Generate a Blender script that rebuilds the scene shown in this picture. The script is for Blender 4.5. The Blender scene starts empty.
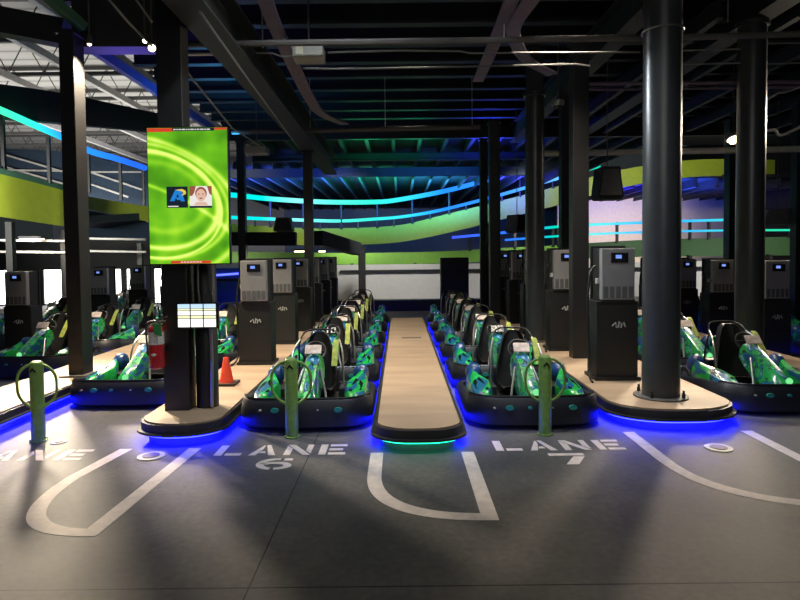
import bpy, bmesh, math, random
from mathutils import Vector, Matrix
random.seed(7)
R = math.radians
C = bpy.context.scene.collection
SC = bpy.context.scene

# ------------------------------------------------------------------ camera
CAM_H = 1.65
cam = bpy.data.cameras.new('camera'); cam_o = bpy.data.objects.new('camera', cam); C.objects.link(cam_o)
cam.sensor_width = 36; cam.lens = 27.0; cam.clip_end = 300
cam.shift_y = -22.5/800
M_CAM = Matrix.Translation((0, 0, CAM_H)) @ Matrix.Rotation(R(90-2.15), 4, 'X') @ Matrix.Rotation(R(-0.6), 4, 'Z')
cam_o.matrix_world = M_CAM
SC.camera = cam_o
SC.view_settings.view_transform = 'Standard'
try: SC.view_settings.look = 'None'
except Exception: pass
SC.view_settings.gamma = 1.0
SC.view_settings.use_curve_mapping = False
SC.view_settings.exposure = 0.0
try:
    SC.cycles.use_denoising = True
    SC.cycles.max_bounces = 6
    SC.cycles.sample_clamp_indirect = 4.0
    SC.cycles.caustics_reflective = False
    SC.cycles.caustics_refractive = False
except Exception: pass

# ------------------------------------------------------------------ world
W = bpy.data.worlds.new('world'); SC.world = W; W.use_nodes = True
W.node_tree.nodes['Background'].inputs[0].default_value = (0.55, 0.68, 0.72, 1)
W.node_tree.nodes['Background'].inputs[1].default_value = 0.035

# ------------------------------------------------------------------ general lamps of the hall, with added fill and accent lights
def lamp(kind, loc, power, col, size=0.3, target=None, spot=60, blend=0.6, size_y=None, name='hall_lamp_or_fill'):
    d = bpy.data.lights.new(name, kind); d.energy = power; d.color = col
    if kind == 'AREA':
        d.size = size
        if size_y: d.shape = 'RECTANGLE'; d.size_y = size_y
    else:
        d.shadow_soft_size = size
    if kind == 'SPOT':
        d.spot_size = R(spot); d.spot_blend = blend
    o = bpy.data.objects.new(name, d); C.objects.link(o); o.location = loc
    if target is not None:
        o.rotation_euler = (Vector(target)-Vector(loc)).to_track_quat('-Z', 'Y').to_euler()
    return o
WARM = (1.0, 0.86, 0.68); COOL = (0.86, 0.93, 1.0)
# lamps above the boarding walkways and kart rows
lamp('SPOT', (0.2, 8.0, 4.9), 560, WARM, 0.12, (0.15, 8.2, 0), 78, 0.9)
lamp('SPOT', (0.2, 12.0, 4.9), 460, WARM, 0.12, (0.15, 12.0, 0), 75, 0.9)
lamp('SPOT', (-3.1, 8.6, 4.7), 300, WARM, 0.12, (-3.3, 8.4, 0), 95, 0.9)
lamp('SPOT', (-5.2, 10.6, 4.6), 230, COOL, 0.12, (-5.3, 10.2, 0), 95, 0.9)
lamp('SPOT', (1.9, 7.0, 4.8), 480, WARM, 0.12, (2.0, 7.6, 0), 85, 0.9)
lamp('SPOT', (4.2, 9.7, 4.4), 480, WARM, 0.12, (4.1, 7.6, 0), 95, 0.9)
lamp('SPOT', (-0.4, 4.5, 5.3), 460, COOL, 0.12, (-1.0, 7.2, 0), 85, 0.9)
lamp('SPOT', (1.0, 4.4, 5.3), 330, COOL, 0.12, (1.2, 7.0, 0), 75, 0.9)
lamp('SPOT', (-1.9, 11.5, 3.6), 260, WARM, 0.12, (-1.9, 11.0, 0), 95, 0.9)
# low raking light from the far corners on to the open floor
lamp('SPOT', (-7.6, 13.2, 3.6), 6200, (1.0, 0.82, 0.60), 0.4, (-1.7, 3.3, 0), 30, 0.9)
lamp('SPOT', (7.6, 14.5, 4.4), 2600, (1.0, 0.80, 0.58), 0.4, (1.9, 3.0, 0), 34, 0.9)
lamp('AREA', (0.5, -1.5, 4.6), 75, (1.0, 0.97, 0.93), 4.0, (0.3, 4.0, 0))  # added fill from behind the camera, no fixture there
# added rim lights without fixtures, drawing bright edges down the columns
lamp('SPOT', (8.6, 10.5, 4.2), 900, WARM, 0.2, (2.6, 6.3, 2.2), 60, 0.8)
lamp('SPOT', (-1.2, 7.7, 4.3), 800, COOL, 0.3, (2.63, 6.1, 1.9), 46, 0.8)
# added upward light that brightens the high hall in the back corner
lamp('AREA', (-15, 27, 2.6), 1350, (1, 0.97, 0.92), 14, (-15, 28, 9))
# added spots that brighten the white wall of the track behind
for x, pw in ((-0.5, 800), (5, 640), (9.5, 760), (13.5, 760)):
    lamp('SPOT', (x, 18.2, 3.9), pw, (1, 0.97, 0.92), 0.4, (x, 22.5, 0.5), 75, 0.9)
lamp('SPOT', (13, 30.5, 2.6), 1500, (1, 0.88, 0.70), 0.5, (13, 36.5, 2.6), 95, 0.8)  # added spot that lifts the beige wall
# added spots that brighten the lime ramp sides
lamp('SPOT', (-2, 20.5, 3.4), 760, (1, 0.95, 0.85), 0.5, (-2, 30, 2.7), 85, 0.8)
lamp('SPOT', (4.5, 20.5, 3.6), 760, (1, 0.95, 0.85), 0.5, (5.5, 29, 3.6), 70, 0.8)
lamp('SPOT', (11, 19, 5.6), 1900, (1, 0.95, 0.85), 0.5, (12, 28, 5.6), 75, 0.8)
lamp('SPOT', (-8.6, 7.5, 2.4), 5200, (1, 0.95, 0.85), 0.3, (-8.8, 13.8, 2.8), 42, 0.9)

# ------------------------------------------------------------------ pixel helper: world point on a plane
INV = M_CAM.to_3x3()
def ray(px, py):
    x = (px-400)/600.0; y = (300-py)/600.0 - 22.5/600.0
    return (INV @ Vector((x, y, -1)))
def at(px, py, Y):
    d = ray(px, py); t = Y/d.y
    return Vector((0, 0, CAM_H)) + d*t
def atz(px, py, Z):
    d = ray(px, py); t = (Z-CAM_H)/d.z
    return Vector((0, 0, CAM_H)) + d*t

# ------------------------------------------------------------------ materials
def mat(name, col, rough=0.5, metal=0.0, var=0.12, scale=6.0, emit=None, strength=0.0, bump=0.0, spec=0.5, coat=0.0):
    m = bpy.data.materials.new(name); m.use_nodes = True
    nt = m.node_tree; b = nt.nodes['Principled BSDF']
    b.inputs['Roughness'].default_value = rough; b.inputs['Metallic'].default_value = metal
    b.inputs['Specular IOR Level'].default_value = spec
    b.inputs['Coat Weight'].default_value = coat
    tc = nt.nodes.new('ShaderNodeTexCoord'); nz = nt.nodes.new('ShaderNodeTexNoise')
    nz.inputs['Scale'].default_value = scale; nz.inputs['Detail'].default_value = 4
    nt.links.new(tc.outputs['Object'], nz.inputs['Vector'])
    rp = nt.nodes.new('ShaderNodeValToRGB')
    c0 = [max(0, c*(1-var)) for c in col]; c1 = [min(1, c*(1+var)) for c in col]
    rp.color_ramp.elements[0].color = (*c0, 1); rp.color_ramp.elements[1].color = (*c1, 1)
    rp.color_ramp.elements[0].position = 0.3; rp.color_ramp.elements[1].position = 0.7
    nt.links.new(nz.outputs['Fac'], rp.inputs['Fac']); nt.links.new(rp.outputs['Color'], b.inputs['Base Color'])
    if emit:
        b.inputs['Emission Color'].default_value = (*emit, 1); b.inputs['Emission Strength'].default_value = strength
    if bump:
        bp = nt.nodes.new('ShaderNodeBump'); bp.inputs['Strength'].default_value = bump; bp.inputs['Distance'].default_value = 0.01
        nt.links.new(nz.outputs['Fac'], bp.inputs['Height']); nt.links.new(bp.outputs['Normal'], b.inputs['Normal'])
    return m

def node(nt, t, **kw):
    n = nt.nodes.new(t)
    for k, v in kw.items(): setattr(n, k, v)
    return n
def mth(nt, op, a, b=None, c=None):
    n = nt.nodes.new('ShaderNodeMath'); n.operation = op
    for i, v in enumerate((a, b, c)):
        if v is None: continue
        if isinstance(v, (int, float)): n.inputs[i].default_value = v
        else: nt.links.new(v, n.inputs[i])
    return n.outputs[0]

def ramp_node(nt, fac, stops, interp='LINEAR'):
    rp = nt.nodes.new('ShaderNodeValToRGB'); rp.color_ramp.interpolation = interp
    el = rp.color_ramp.elements
    while len(el) > 1: el.remove(el[-1])
    el[0].position = stops[0][0]; el[0].color = (*stops[0][1], 1)
    for p, c in stops[1:]:
        e = el.new(p); e.color = (*c, 1)
    nt.links.new(fac, rp.inputs['Fac'])
    return rp.outputs['Color']

def mat_floor():
    m = bpy.data.materials.new('concrete'); m.use_nodes = True; nt = m.node_tree; b = nt.nodes['Principled BSDF']
    tc = node(nt, 'ShaderNodeTexCoord')
    n1 = node(nt, 'ShaderNodeTexNoise'); n1.inputs['Scale'].default_value = 0.8; n1.inputs['Detail'].default_value = 8; n1.inputs['Roughness'].default_value = 0.6
    n2 = node(nt, 'ShaderNodeTexNoise'); n2.inputs['Scale'].default_value = 22; n2.inputs['Detail'].default_value = 6
    nt.links.new(tc.outputs['Object'], n1.inputs['Vector']); nt.links.new(tc.outputs['Object'], n2.inputs['Vector'])
    f = mth(nt, 'MULTIPLY_ADD', n2.outputs['Fac'], 0.35, n1.outputs['Fac'])
    col = ramp_node(nt, f, [(0.45, (0.066, 0.068, 0.066)), (0.65, (0.105, 0.105, 0.101)), (0.88, (0.170, 0.166, 0.156))])
    # sawn joints
    sx = node(nt, 'ShaderNodeSeparateXYZ'); nt.links.new(tc.outputs['Object'], sx.inputs[0])
    def line(axis, off, period, w):
        v = mth(nt, 'ADD', sx.outputs[axis], -off)
        v = mth(nt, 'PINGPONG', v, period/2)
        return mth(nt, 'LESS_THAN', v, w)
    j = mth(nt, 'MAXIMUM', line(0, -0.77, 6.4, 0.004), line(1, 2.93, 6.4, 0.005))
    mx = node(nt, 'ShaderNodeMix', data_type='RGBA'); nt.links.new(j, mx.inputs['Factor']); nt.links.new(col, mx.inputs['A']); mx.inputs['B'].default_value = (0.018, 0.018, 0.018, 1)
    nt.links.new(mx.outputs['Result'], b.inputs['Base Color'])
    r = mth(nt, 'MULTIPLY_ADD', n1.outputs['Fac'], 0.25, 0.50); nt.links.new(r, b.inputs['Roughness']); b.inputs['Specular IOR Level'].default_value = 0.22
    bp = node(nt, 'ShaderNodeBump'); bp.inputs['Strength'].default_value = 0.12; bp.inputs['Distance'].default_value = 0.004
    nt.links.new(n2.outputs['Fac'], bp.inputs['Height']); nt.links.new(bp.outputs['Normal'], b.inputs['Normal'])
    return m

def mat_tan():
    m = bpy.data.materials.new('tan_vinyl'); m.use_nodes = True; nt = m.node_tree; b = nt.nodes['Principled BSDF']
    tc = node(nt, 'ShaderNodeTexCoord'); mp = node(nt, 'ShaderNodeMapping'); mp.inputs['Scale'].default_value = (0.7, 2.6, 1)
    nt.links.new(tc.outputs['Object'], mp.inputs['Vector'])
    n1 = node(nt, 'ShaderNodeTexNoise'); n1.inputs['Scale'].default_value = 1.6; n1.inputs['Detail'].default_value = 6
    nt.links.new(mp.outputs['Vector'], n1.inputs['Vector'])
    col = ramp_node(nt, n1.outputs['Fac'], [(0.3, (0.35, 0.250, 0.165)), (0.6, (0.44, 0.318, 0.212)), (0.8, (0.51, 0.38, 0.265))])
    nt.links.new(col, b.inputs['Base Color']); b.inputs['Roughness'].default_value = 0.6
    return m

def mat_kart(name, stops, scale):
    """printed kart livery: hard-edged patches of colour"""
    m = bpy.data.materials.new(name); m.use_nodes = True; nt = m.node_tree; b = nt.nodes['Principled BSDF']
    tc = node(nt, 'ShaderNodeTexCoord'); mp = node(nt, 'ShaderNodeMapping'); mp.inputs['Rotation'].default_value = (0.5, 0.3, 0.6); mp.inputs['Scale'].default_value = (1.0, 0.6, 1.0)
    nt.links.new(tc.outputs['Object'], mp.inputs['Vector'])
    w = node(nt, 'ShaderNodeTexNoise'); w.inputs['Scale'].default_value = scale; w.inputs['Detail'].default_value = 1.5; w.inputs['Distortion'].default_value = 1.2
    nt.links.new(mp.outputs['Vector'], w.inputs['Vector'])
    col = ramp_node(nt, w.outputs['Fac'], stops, 'CONSTANT')
    nt.links.new(col, b.inputs['Base Color']); b.inputs['Roughness'].default_value = 0.28; b.inputs['Coat Weight'].default_value = 0.4
    return m

def mat_led(name, stops, strength, axis=0, lo=-10.0, hi=10.0):
    """LED tube: the colours run along the tube, as the controller sets them"""
    m = bpy.data.materials.new(name); m.use_nodes = True; nt = m.node_tree
    for n in list(nt.nodes): nt.nodes.remove(n)
    out = node(nt, 'ShaderNodeOutputMaterial'); e = node(nt, 'ShaderNodeEmission')
    tc = node(nt, 'ShaderNodeTexCoord'); s = node(nt, 'ShaderNodeSeparateXYZ'); nt.links.new(tc.outputs['Object'], s.inputs[0])
    mr = node(nt, 'ShaderNodeMapRange'); mr.inputs['From Min'].default_value = lo; mr.inputs['From Max'].default_value = hi
    nt.links.new(s.outputs[axis], mr.inputs['Value'])
    nt.links.new(ramp_node(nt, mr.outputs['Result'], stops), e.inputs['Color']); e.inputs['Strength'].default_value = strength
    nt.links.new(e.outputs[0], out.inputs[0])
    return m
def mat_emit(name, col, strength):
    return mat_led(name, [(0, col), (1, col)], strength)

def mat_screen():
    m = bpy.data.materials.new('screen_green_swirl'); m.use_nodes = True; nt = m.node_tree
    for n in list(nt.nodes): nt.nodes.remove(n)
    out = node(nt, 'ShaderNodeOutputMaterial'); e = node(nt, 'ShaderNodeEmission')
    tc = node(nt, 'ShaderNodeTexCoord'); s = node(nt, 'ShaderNodeSeparateXYZ'); nt.links.new(tc.outputs['Object'], s.inputs[0])
    x0_, z0_ = s.outputs[0], s.outputs[2]     # metres, the screen's centre at 0
    x = mth(nt, 'SUBTRACT', mth(nt, 'MULTIPLY', x0_, 0.96), mth(nt, 'MULTIPLY', z0_, 0.28)); z = mth(nt, 'ADD', mth(nt, 'MULTIPLY', z0_, 0.96), mth(nt, 'MULTIPLY', x0_, 0.28))
    nz = node(nt, 'ShaderNodeTexNoise'); nz.inputs['Scale'].default_value = 3.0; nt.links.new(tc.outputs['Object'], nz.inputs['Vector'])
    tot = None
    # swirl bands: ellipses (cx, cz, rx, rz, width, gain)
    for cx, cz, rx, rz, w, g in ((-0.30, -0.12, 0.60, 0.42, 0.05, 0.9), (-0.42, -0.20, 0.95, 0.60, 0.035, 0.7), (-0.34, -0.14, 0.74, 0.50, 0.03, 0.55),
                                 (-0.25, -0.08, 0.42, 0.30, 0.10, 0.25), (-0.5, -0.55, 1.2, 0.55, 0.03, 0.55), (-0.3, -0.16, 0.64, 0.47, 0.02, 0.8)):
        u = mth(nt, 'DIVIDE', mth(nt, 'ADD', x, -cx), rx); v = mth(nt, 'DIVIDE', mth(nt, 'ADD', z, -cz), rz)
        r = mth(nt, 'SQRT', mth(nt, 'ADD', mth(nt, 'MULTIPLY', u, u), mth(nt, 'MULTIPLY', v, v)))
        d = mth(nt, 'DIVIDE', mth(nt, 'ADD', r, -1.0), w)
        gq = mth(nt, 'MULTIPLY', mth(nt, 'EXPONENT', mth(nt, 'MULTIPLY', mth(nt, 'MULTIPLY', d, d), -1.0)), g)
        tot = gq if tot is None else mth(nt, 'ADD', tot, gq)
    base = mth(nt, 'MULTIPLY_ADD', nz.outputs['Fac'], 0.9, -0.18)
    f = mth(nt, 'MULTIPLY_ADD', tot, 0.75, base)
    col = ramp_node(nt, f, [(0.12, (0.06, 0.26, 0.01)), (0.35, (0.15, 0.50, 0.015)), (0.6, (0.36, 0.74, 0.03)), (1.0, (0.80, 0.98, 0.20))])
    nt.links.new(col, e.inputs['Color']); e.inputs['Strength'].default_value = 1.08
    nt.links.new(e.outputs[0], out.inputs[0])
    return m

M = {}
M['floor'] = mat_floor(); M['tan'] = mat_tan()
M['black'] = mat('black_paint', (0.016, 0.017, 0.018), 0.42)
M['curb'] = mat('black_rubber_edge', (0.02, 0.02, 0.02), 0.5)
M['plinth'] = mat('grey_plinth', (0.16, 0.16, 0.17), 0.6)
M['beam'] = mat('black_ceiling_steel', (0.020, 0.023, 0.025), 0.6)
M['deckdark'] = mat('black_roof_deck', (0.012, 0.014, 0.016), 0.8)
M['duct'] = mat('purple_grey_strip', (0.17, 0.13, 0.19), 0.5)
M['column'] = mat('gloss_black_column', (0.040, 0.043, 0.046), 0.33, spec=0.7)
M['column_flat'] = mat('satin_black_column', (0.017, 0.017, 0.018), 0.45)
M['conduit'] = mat('grey_conduit', (0.20, 0.20, 0.20), 0.6)
M['steel'] = mat('galvanised_steel', (0.42, 0.42, 0.41), 0.35, 0.9)
M['pipe'] = mat('dull_pipe', (0.10, 0.092, 0.086), 0.6)
M['green_shade'] = mat('shaded_green_panel', (0.055, 0.135, 0.045), 0.5, var=0.06)  # darker copy of the green panel: shade put into the colour
M['white_steel'] = mat('white_painted_steel', (0.62, 0.61, 0.58), 0.5)
M['roofdeck'] = None
M['truss'] = mat('grey_truss_steel', (0.085, 0.085, 0.082), 0.6)
M['lime'] = mat('lime_panel', (0.36, 0.47, 0.04), 0.5, var=0.06)
M['lime_green'] = mat('green_panel', (0.20, 0.46, 0.05), 0.5, var=0.06)
M['darkgreen'] = mat('green_grey_steel', (0.06, 0.17, 0.11), 0.5)
M['navy'] = mat('navy_panel', (0.035, 0.06, 0.10), 0.5)
M['blue_panel'] = mat('blue_panel', (0.03, 0.10, 0.42), 0.4)
M['white_wall'] = mat('white_wall_panel', (0.66, 0.65, 0.61), 0.6, var=0.04)
M['beige'] = mat('beige_wall', (0.62, 0.52, 0.42), 0.7, var=0.06)
M['purple_lit_beam'] = mat('violet_lit_beam', (0.12, 0.10, 0.42), 0.45)  # violet light on the beam put into its colour
M['paint'] = mat('white_floor_paint', (0.74, 0.67, 0.61), 0.7, var=0.12, scale=14, spec=0.2)
M['bollard'] = mat('green_bollard_paint', (0.17, 0.31, 0.065), 0.42, var=0.18, scale=18)
M['red'] = mat('red_extinguisher', (0.42, 0.012, 0.018), 0.3, coat=0.4)
M['cone'] = mat('orange_cone_plastic', (0.85, 0.07, 0.02), 0.45)
M['conebase'] = mat('cone_base_rubber', (0.035, 0.02, 0.015), 0.6)
M['tagwhite'] = mat('white_tag', (0.6, 0.58, 0.55), 0.6, var=0.3, scale=60)
M['taggreen'] = mat('green_tag', (0.02, 0.22, 0.05), 0.6)
M['cab_grey'] = mat('grey_metal_housing', (0.33, 0.32, 0.32), 0.38, 0.35, var=0.06)
M['cab_vent'] = mat('dark_grey_vent', (0.10, 0.10, 0.10), 0.6)
M['cab_black'] = mat('black_cabinet', (0.010, 0.010, 0.010), 0.55)
M['bezel'] = mat('black_bezel', (0.008, 0.008, 0.01), 0.25)
M['cable'] = mat('black_cable_rubber', (0.012, 0.012, 0.012), 0.45)
M['decal'] = mat('pale_decal', (0.45, 0.45, 0.42), 0.6)
M['lcd'] = mat_emit('small_blue_lcd', (0.22, 0.36, 1.0), 0.95)
M['screen'] = mat_screen()
M['scr_red'] = mat_emit('screen_red', (0.75, 0.06, 0.03), 0.9)
M['scr_dark'] = mat_emit('screen_dark', (0.01, 0.018, 0.03), 1.0)
M['scr_white'] = mat_emit('screen_white', (0.95, 0.9, 0.86), 0.9)
M['scr_peach'] = mat_emit('screen_peach', (0.85, 0.55, 0.42), 0.9)
M['scr_brown'] = mat_emit('screen_brown', (0.40, 0.12, 0.08), 0.8)
M['scr_blue'] = mat_emit('screen_blue', (0.02, 0.25, 0.75), 0.9)
M['scr_yellow'] = mat_emit('screen_yellow', (0.95, 0.70, 0.10), 0.9)
M['grid_white'] = mat_emit('lit_grid_white', (1.0, 1.0, 0.93), 1.25)
M['grid_blue'] = mat_emit('lit_grid_blue', (0.55, 0.78, 1.0), 1.1)
M['grid_yellow'] = mat_emit('lit_grid_yellow', (0.95, 0.95, 0.55), 1.1)
M['window'] = mat_emit('daylit_glass', (1.0, 0.98, 0.95), 7.0)
M['lampglow'] = mat_emit('warm_lamp_glow', (1.0, 0.80, 0.52), 9.0)
M['led_blue'] = mat_emit('led_blue', (0.003, 0.004, 1.0), 90.0)
M['led_green'] = mat_emit('led_green', (0.01, 0.60, 0.30), 6.0)
M['kart_black'] = mat('kart_black_plastic', (0.010, 0.012, 0.020), 0.48)
M['kart_tray'] = mat('kart_black_floor', (0.010, 0.010, 0.010), 0.6)
M['kart_body'] = mat_kart('kart_green_blue', [(0, (0.01, 0.06, 0.22)), (0.38, (0.01, 0.17, 0.30)), (0.44, (0.012, 0.012, 0.015)), (0.465, (0.012, 0.34, 0.06)), (0.53, (0.03, 0.46, 0.15)), (0.56, (0.012, 0.32, 0.06)), (0.585, (0.012, 0.012, 0.015)), (0.605, (0.02, 0.16, 0.36)), (0.655, (0.32, 0.54, 0.60))], 7.5)
M['kart_pod'] = mat_kart('kart_green', [(0, (0.01, 0.10, 0.26)), (0.38, (0.01, 0.40, 0.06)), (0.54, (0.03, 0.55, 0.16)), (0.59, (0.012, 0.012, 0.015)), (0.61, (0.012, 0.14, 0.26))], 5.0)
M['kart_blue'] = mat('kart_blue_plastic', (0.012, 0.055, 0.18), 0.3, coat=0.3)
M['kart_teal'] = mat('kart_teal_sticker', (0.02, 0.30, 0.26), 0.4)
M['kart_pad'] = mat('yellow_green_pad', (0.30, 0.36, 0.06), 0.65, var=0.3, scale=25)
M['kart_seat'] = mat('black_seat', (0.013, 0.013, 0.014), 0.45)
M['kart_tube'] = mat('kart_dark_tube', (0.05, 0.05, 0.055), 0.28, 0.7)
M['kart_tyre'] = mat('tyre_rubber', (0.018, 0.018, 0.018), 0.7)
M['kart_rim'] = mat('kart_rim', (0.25, 0.26, 0.34), 0.3, 0.8)
M['kart_number'] = mat('pale_number_panel', (0.62, 0.52, 0.46), 0.5, var=0.3, scale=20)
M['kart_light'] = mat_emit('kart_headlight', (0.22, 0.85, 0.32), 1.0)
M['speaker'] = mat('speaker_grey', (0.10, 0.10, 0.105), 0.5)
M['speaker_black'] = mat('speaker_black', (0.014, 0.014, 0.014), 0.6)

def mat_roofdeck():
    m = bpy.data.materials.new('corrugated_white_deck'); m.use_nodes = True; nt = m.node_tree; b = nt.nodes['Principled BSDF']
    tc = node(nt, 'ShaderNodeTexCoord'); w = node(nt, 'ShaderNodeTexWave'); w.bands_direction = 'Y'; w.inputs['Scale'].default_value = 0.35
    nt.links.new(tc.outputs['Object'], w.inputs['Vector'])
    nt.links.new(ramp_node(nt, w.outputs['Fac'], [(0, (0.30, 0.29, 0.275)), (0.15, (0.55, 0.54, 0.51)), (1, (0.58, 0.57, 0.54))]), b.inputs['Base Color'])
    b.inputs['Roughness'].default_value = 0.7
    return m
M['roofdeck'] = mat_roofdeck()

# ------------------------------------------------------------------ mesh builder
class MB:
    def __init__(s): s.v = []; s.f = []
    def add(s, vs, fs):
        n = len(s.v); s.v += [tuple(v) for v in vs]; s.f += [tuple(i+n for i in f) for f in fs]; return s
    def box(s, x0, x1, y0, y1, z0, z1):
        vs = [(x, y, z) for z in (z0, z1) for x, y in ((x0, y0), (x1, y0), (x1, y1), (x0, y1))]
        return s.add(vs, [(0, 3, 2, 1), (4, 5, 6, 7), (0, 1, 5, 4), (1, 2, 6, 5), (2, 3, 7, 6), (3, 0, 4, 7)])
    def prism(s, poly, z0, z1):
        n = len(poly)
        vs = [(x, y, z0) for x, y in poly]+[(x, y, z1) for x, y in poly]
        fs = [tuple(range(n))[::-1], tuple(range(n, 2*n))]+[(i, (i+1) % n, n+(i+1) % n, n+i) for i in range(n)]
        return s.add(vs, fs)
    def tube(s, pts, r, seg=10, closed=False, cap=True):
        pts = [Vector(p) for p in pts]; n = len(pts); rings = []
        up = None
        for i, p in enumerate(pts):
            if closed: t = pts[(i+1) % n]-pts[i-1]
            else: t = pts[min(i+1, n-1)]-pts[max(i-1, 0)]
            t.normalize()
            if up is None:
                up = Vector((0, 0, 1)) if abs(t.z) < 0.9 else Vector((0, 1, 0))
            a = t.cross(up); 
            if a.length < 1e-4: a = t.cross(Vector((1, 0, 0)))
            a.normalize(); b = a.cross(t).normalized(); up = b
            rr = r[i] if isinstance(r, (list, tuple)) else r
            rings.append([p+a*math.cos(q)*rr+b*math.sin(q)*rr for q in (2*math.pi*k/seg for k in range(seg))])
        vs = [v for g in rings for v in g]; fs = []
        for i in range(n if closed else n-1):
            j = (i+1) % n
            for k in range(seg):
                l = (k+1) % seg
                fs.append((i*seg+k, i*seg+l, j*seg+l, j*seg+k))
        if cap and not closed:
            fs += [tuple(range(seg))[::-1], tuple(range((n-1)*seg, n*seg))]
        return s.add(vs, fs)
    def lathe(s, prof, seg=20, axis='z', org=(0, 0, 0)):
        vs = []; fs = []; n = len(prof)
        for r, h in prof:
            for k in range(seg):
                q = 2*math.pi*k/seg; a, b = r*math.cos(q), r*math.sin(q)
                p = (a, b, h) if axis == 'z' else ((h, a, b) if axis == 'x' else (b, h, a))
                vs.append((p[0]+org[0], p[1]+org[1], p[2]+org[2]))
        for i in range(n-1):
            for k in range(seg):
                l = (k+1) % seg; fs.append((i*seg+k, i*seg+l, (i+1)*seg+l, (i+1)*seg+k))
        fs += [tuple(range(seg))[::-1], tuple(range((n-1)*seg, n*seg))]
        return s.add(vs, fs)
    def loft(s, rings, closed=True, cap=True):
        n = len(rings[0]); vs = [v for g in rings for v in g]; fs = []
        for i in range(len(rings)-1):
            for k in range(n if closed else n-1):
                l = (k+1) % n; fs.append((i*n+k, i*n+l, (i+1)*n+l, (i+1)*n+k))
        if cap: fs += [tuple(range(n))[::-1], tuple(range((len(rings)-1)*n, len(rings)*n))]
        return s.add(vs, fs)
    def bar(s, a, b, w, h):
        """straight bar of rectangular section from a to b: w sideways, h upright"""
        a, b = Vector(a), Vector(b); t = (b-a).normalized()
        up = Vector((0, 0, 1)) if abs(t.z) < 0.95 else Vector((0, 1, 0))
        sx = t.cross(up).normalized(); u = sx.cross(t).normalized()
        q = [sx*(-w/2)+u*(-h/2), sx*(w/2)+u*(-h/2), sx*(w/2)+u*(h/2), sx*(-w/2)+u*(h/2)]
        return s.loft([[a+k for k in q], [b+k for k in q]])
    def sweep(s, pts, sec, closed=False):
        """sec(i,p,t,side) gives the section ring (list of points) at every path point; path turns in plan"""
        pts = [Vector(p) for p in pts]; n = len(pts); rings = []
        for i, p in enumerate(pts):
            t = pts[(i+1) % n]-pts[i-1] if closed else pts[min(i+1, n-1)]-pts[max(i-1, 0)]
            t.z = 0; t.normalize(); side = Vector((t.y, -t.x, 0))
            rings.append(sec(i, p, t, side))
        if closed: rings.append(rings[0]); return s.loft(rings, True, False)
        return s.loft(rings, True, True)
    def build(s, name, m, parent=None, smooth=False, bevel=0.0, loc=None):
        me = bpy.data.meshes.new(name); me.from_pydata(s.v, [], s.f)
        bm = bmesh.new(); bm.from_mesh(me)
        bmesh.ops.remove_doubles(bm, verts=bm.verts, dist=1e-5)
        if bevel: bmesh.ops.bevel(bm, geom=bm.edges[:], offset=bevel, segments=2, affect='EDGES', profile=0.6, clamp_overlap=True)
        bmesh.ops.recalc_face_normals(bm, faces=bm.faces); bm.to_mesh(me); bm.free()
        me.materials.append(m)
        o = bpy.data.objects.new(name, me); C.objects.link(o)
        if smooth:
            for p in me.polygons: p.use_smooth = True
            try: me.set_sharp_from_angle(angle=R(40))
            except Exception: pass
        if parent: o.parent = parent
        if loc: o.location = loc
        return o
def tag(o, label=None, cat=None, group=None, kind=None):
    if label: o['label'] = label
    if cat: o['category'] = cat
    if group: o['group'] = group
    if kind: o['kind'] = kind
    return o
def empty(name, loc, label, cat, group=None, rz=0, kind=None):
    o = bpy.data.objects.new(name, None); C.objects.link(o); o.location = loc; o.rotation_euler = (0, 0, rz)
    return tag(o, label, cat, group, kind)
KIDS = {}
def copy_tree(o, parent=None):
    c = o.copy(); C.objects.link(c)
    if parent: c.parent = parent
    for ch in list(o.children): copy_tree(ch, c)
    return c
def struct(o): o['kind'] = 'structure'; return o
def box(name, m, x0, x1, y0, y1, z0, z1, parent=None, bevel=0.0): return MB().box(x0, x1, y0, y1, z0, z1).build(name, m, parent, bevel=bevel)

# ================================================================== SETTING
FX0, FX1, FY0, FY1 = -22, 20, -2, 46
struct(box('floor', M['floor'], FX0, FX1, FY0, FY1, -0.2, 0))
# dark deck over the pit area and over the track behind it
CEIL = 5.45
struct(box('ceiling', M['deckdark'], -4.7, 20, -2, 16.0, CEIL, CEIL+0.15))
struct(box('ceiling', M['deckdark'], -4.7, 7.6, 16.0, 22.0, 5.15, 5.3))
struct(box('ceiling', M['deckdark'], -8.6, 7.6, 22.0, 46, 5.15, 5.3))
struct(box('ceiling', M['deckdark'], 7.6, 20, 16.0, 28.6, 6.7, 6.85))
struct(box('ceiling', M['deckdark'], 7.6, 20, 28.6, 46, 5.15, 5.3))
struct(box('ceiling', M['roofdeck'], -34, -4.7, -2, 60, 9.0, 9.1))
# outer walls
struct(box('wall_back', M['navy'], -8.6, 20, 45, 45.2, 0, 5.15))  # navy stands in for the blue wash on this dark wall
struct(box('wall_back', M['white_wall'], -34, -4.7, 59, 59.2, 0, 9))
struct(box('wall_right', M['deckdark'], 20, 20.2, -2, 46, 0, 9))
struct(box('wall_back', M['beige'], 9.6, 20, 36.5, 36.7, 0, 5.1))
# white barrier wall of the track, standing behind the lanes
p0, p1 = at(337, 280, 22.5).x, 19.5
struct(box('wall_back', M['white_wall'], p0, p1, 22.5, 22.7, 0.0, 1.30))
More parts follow.
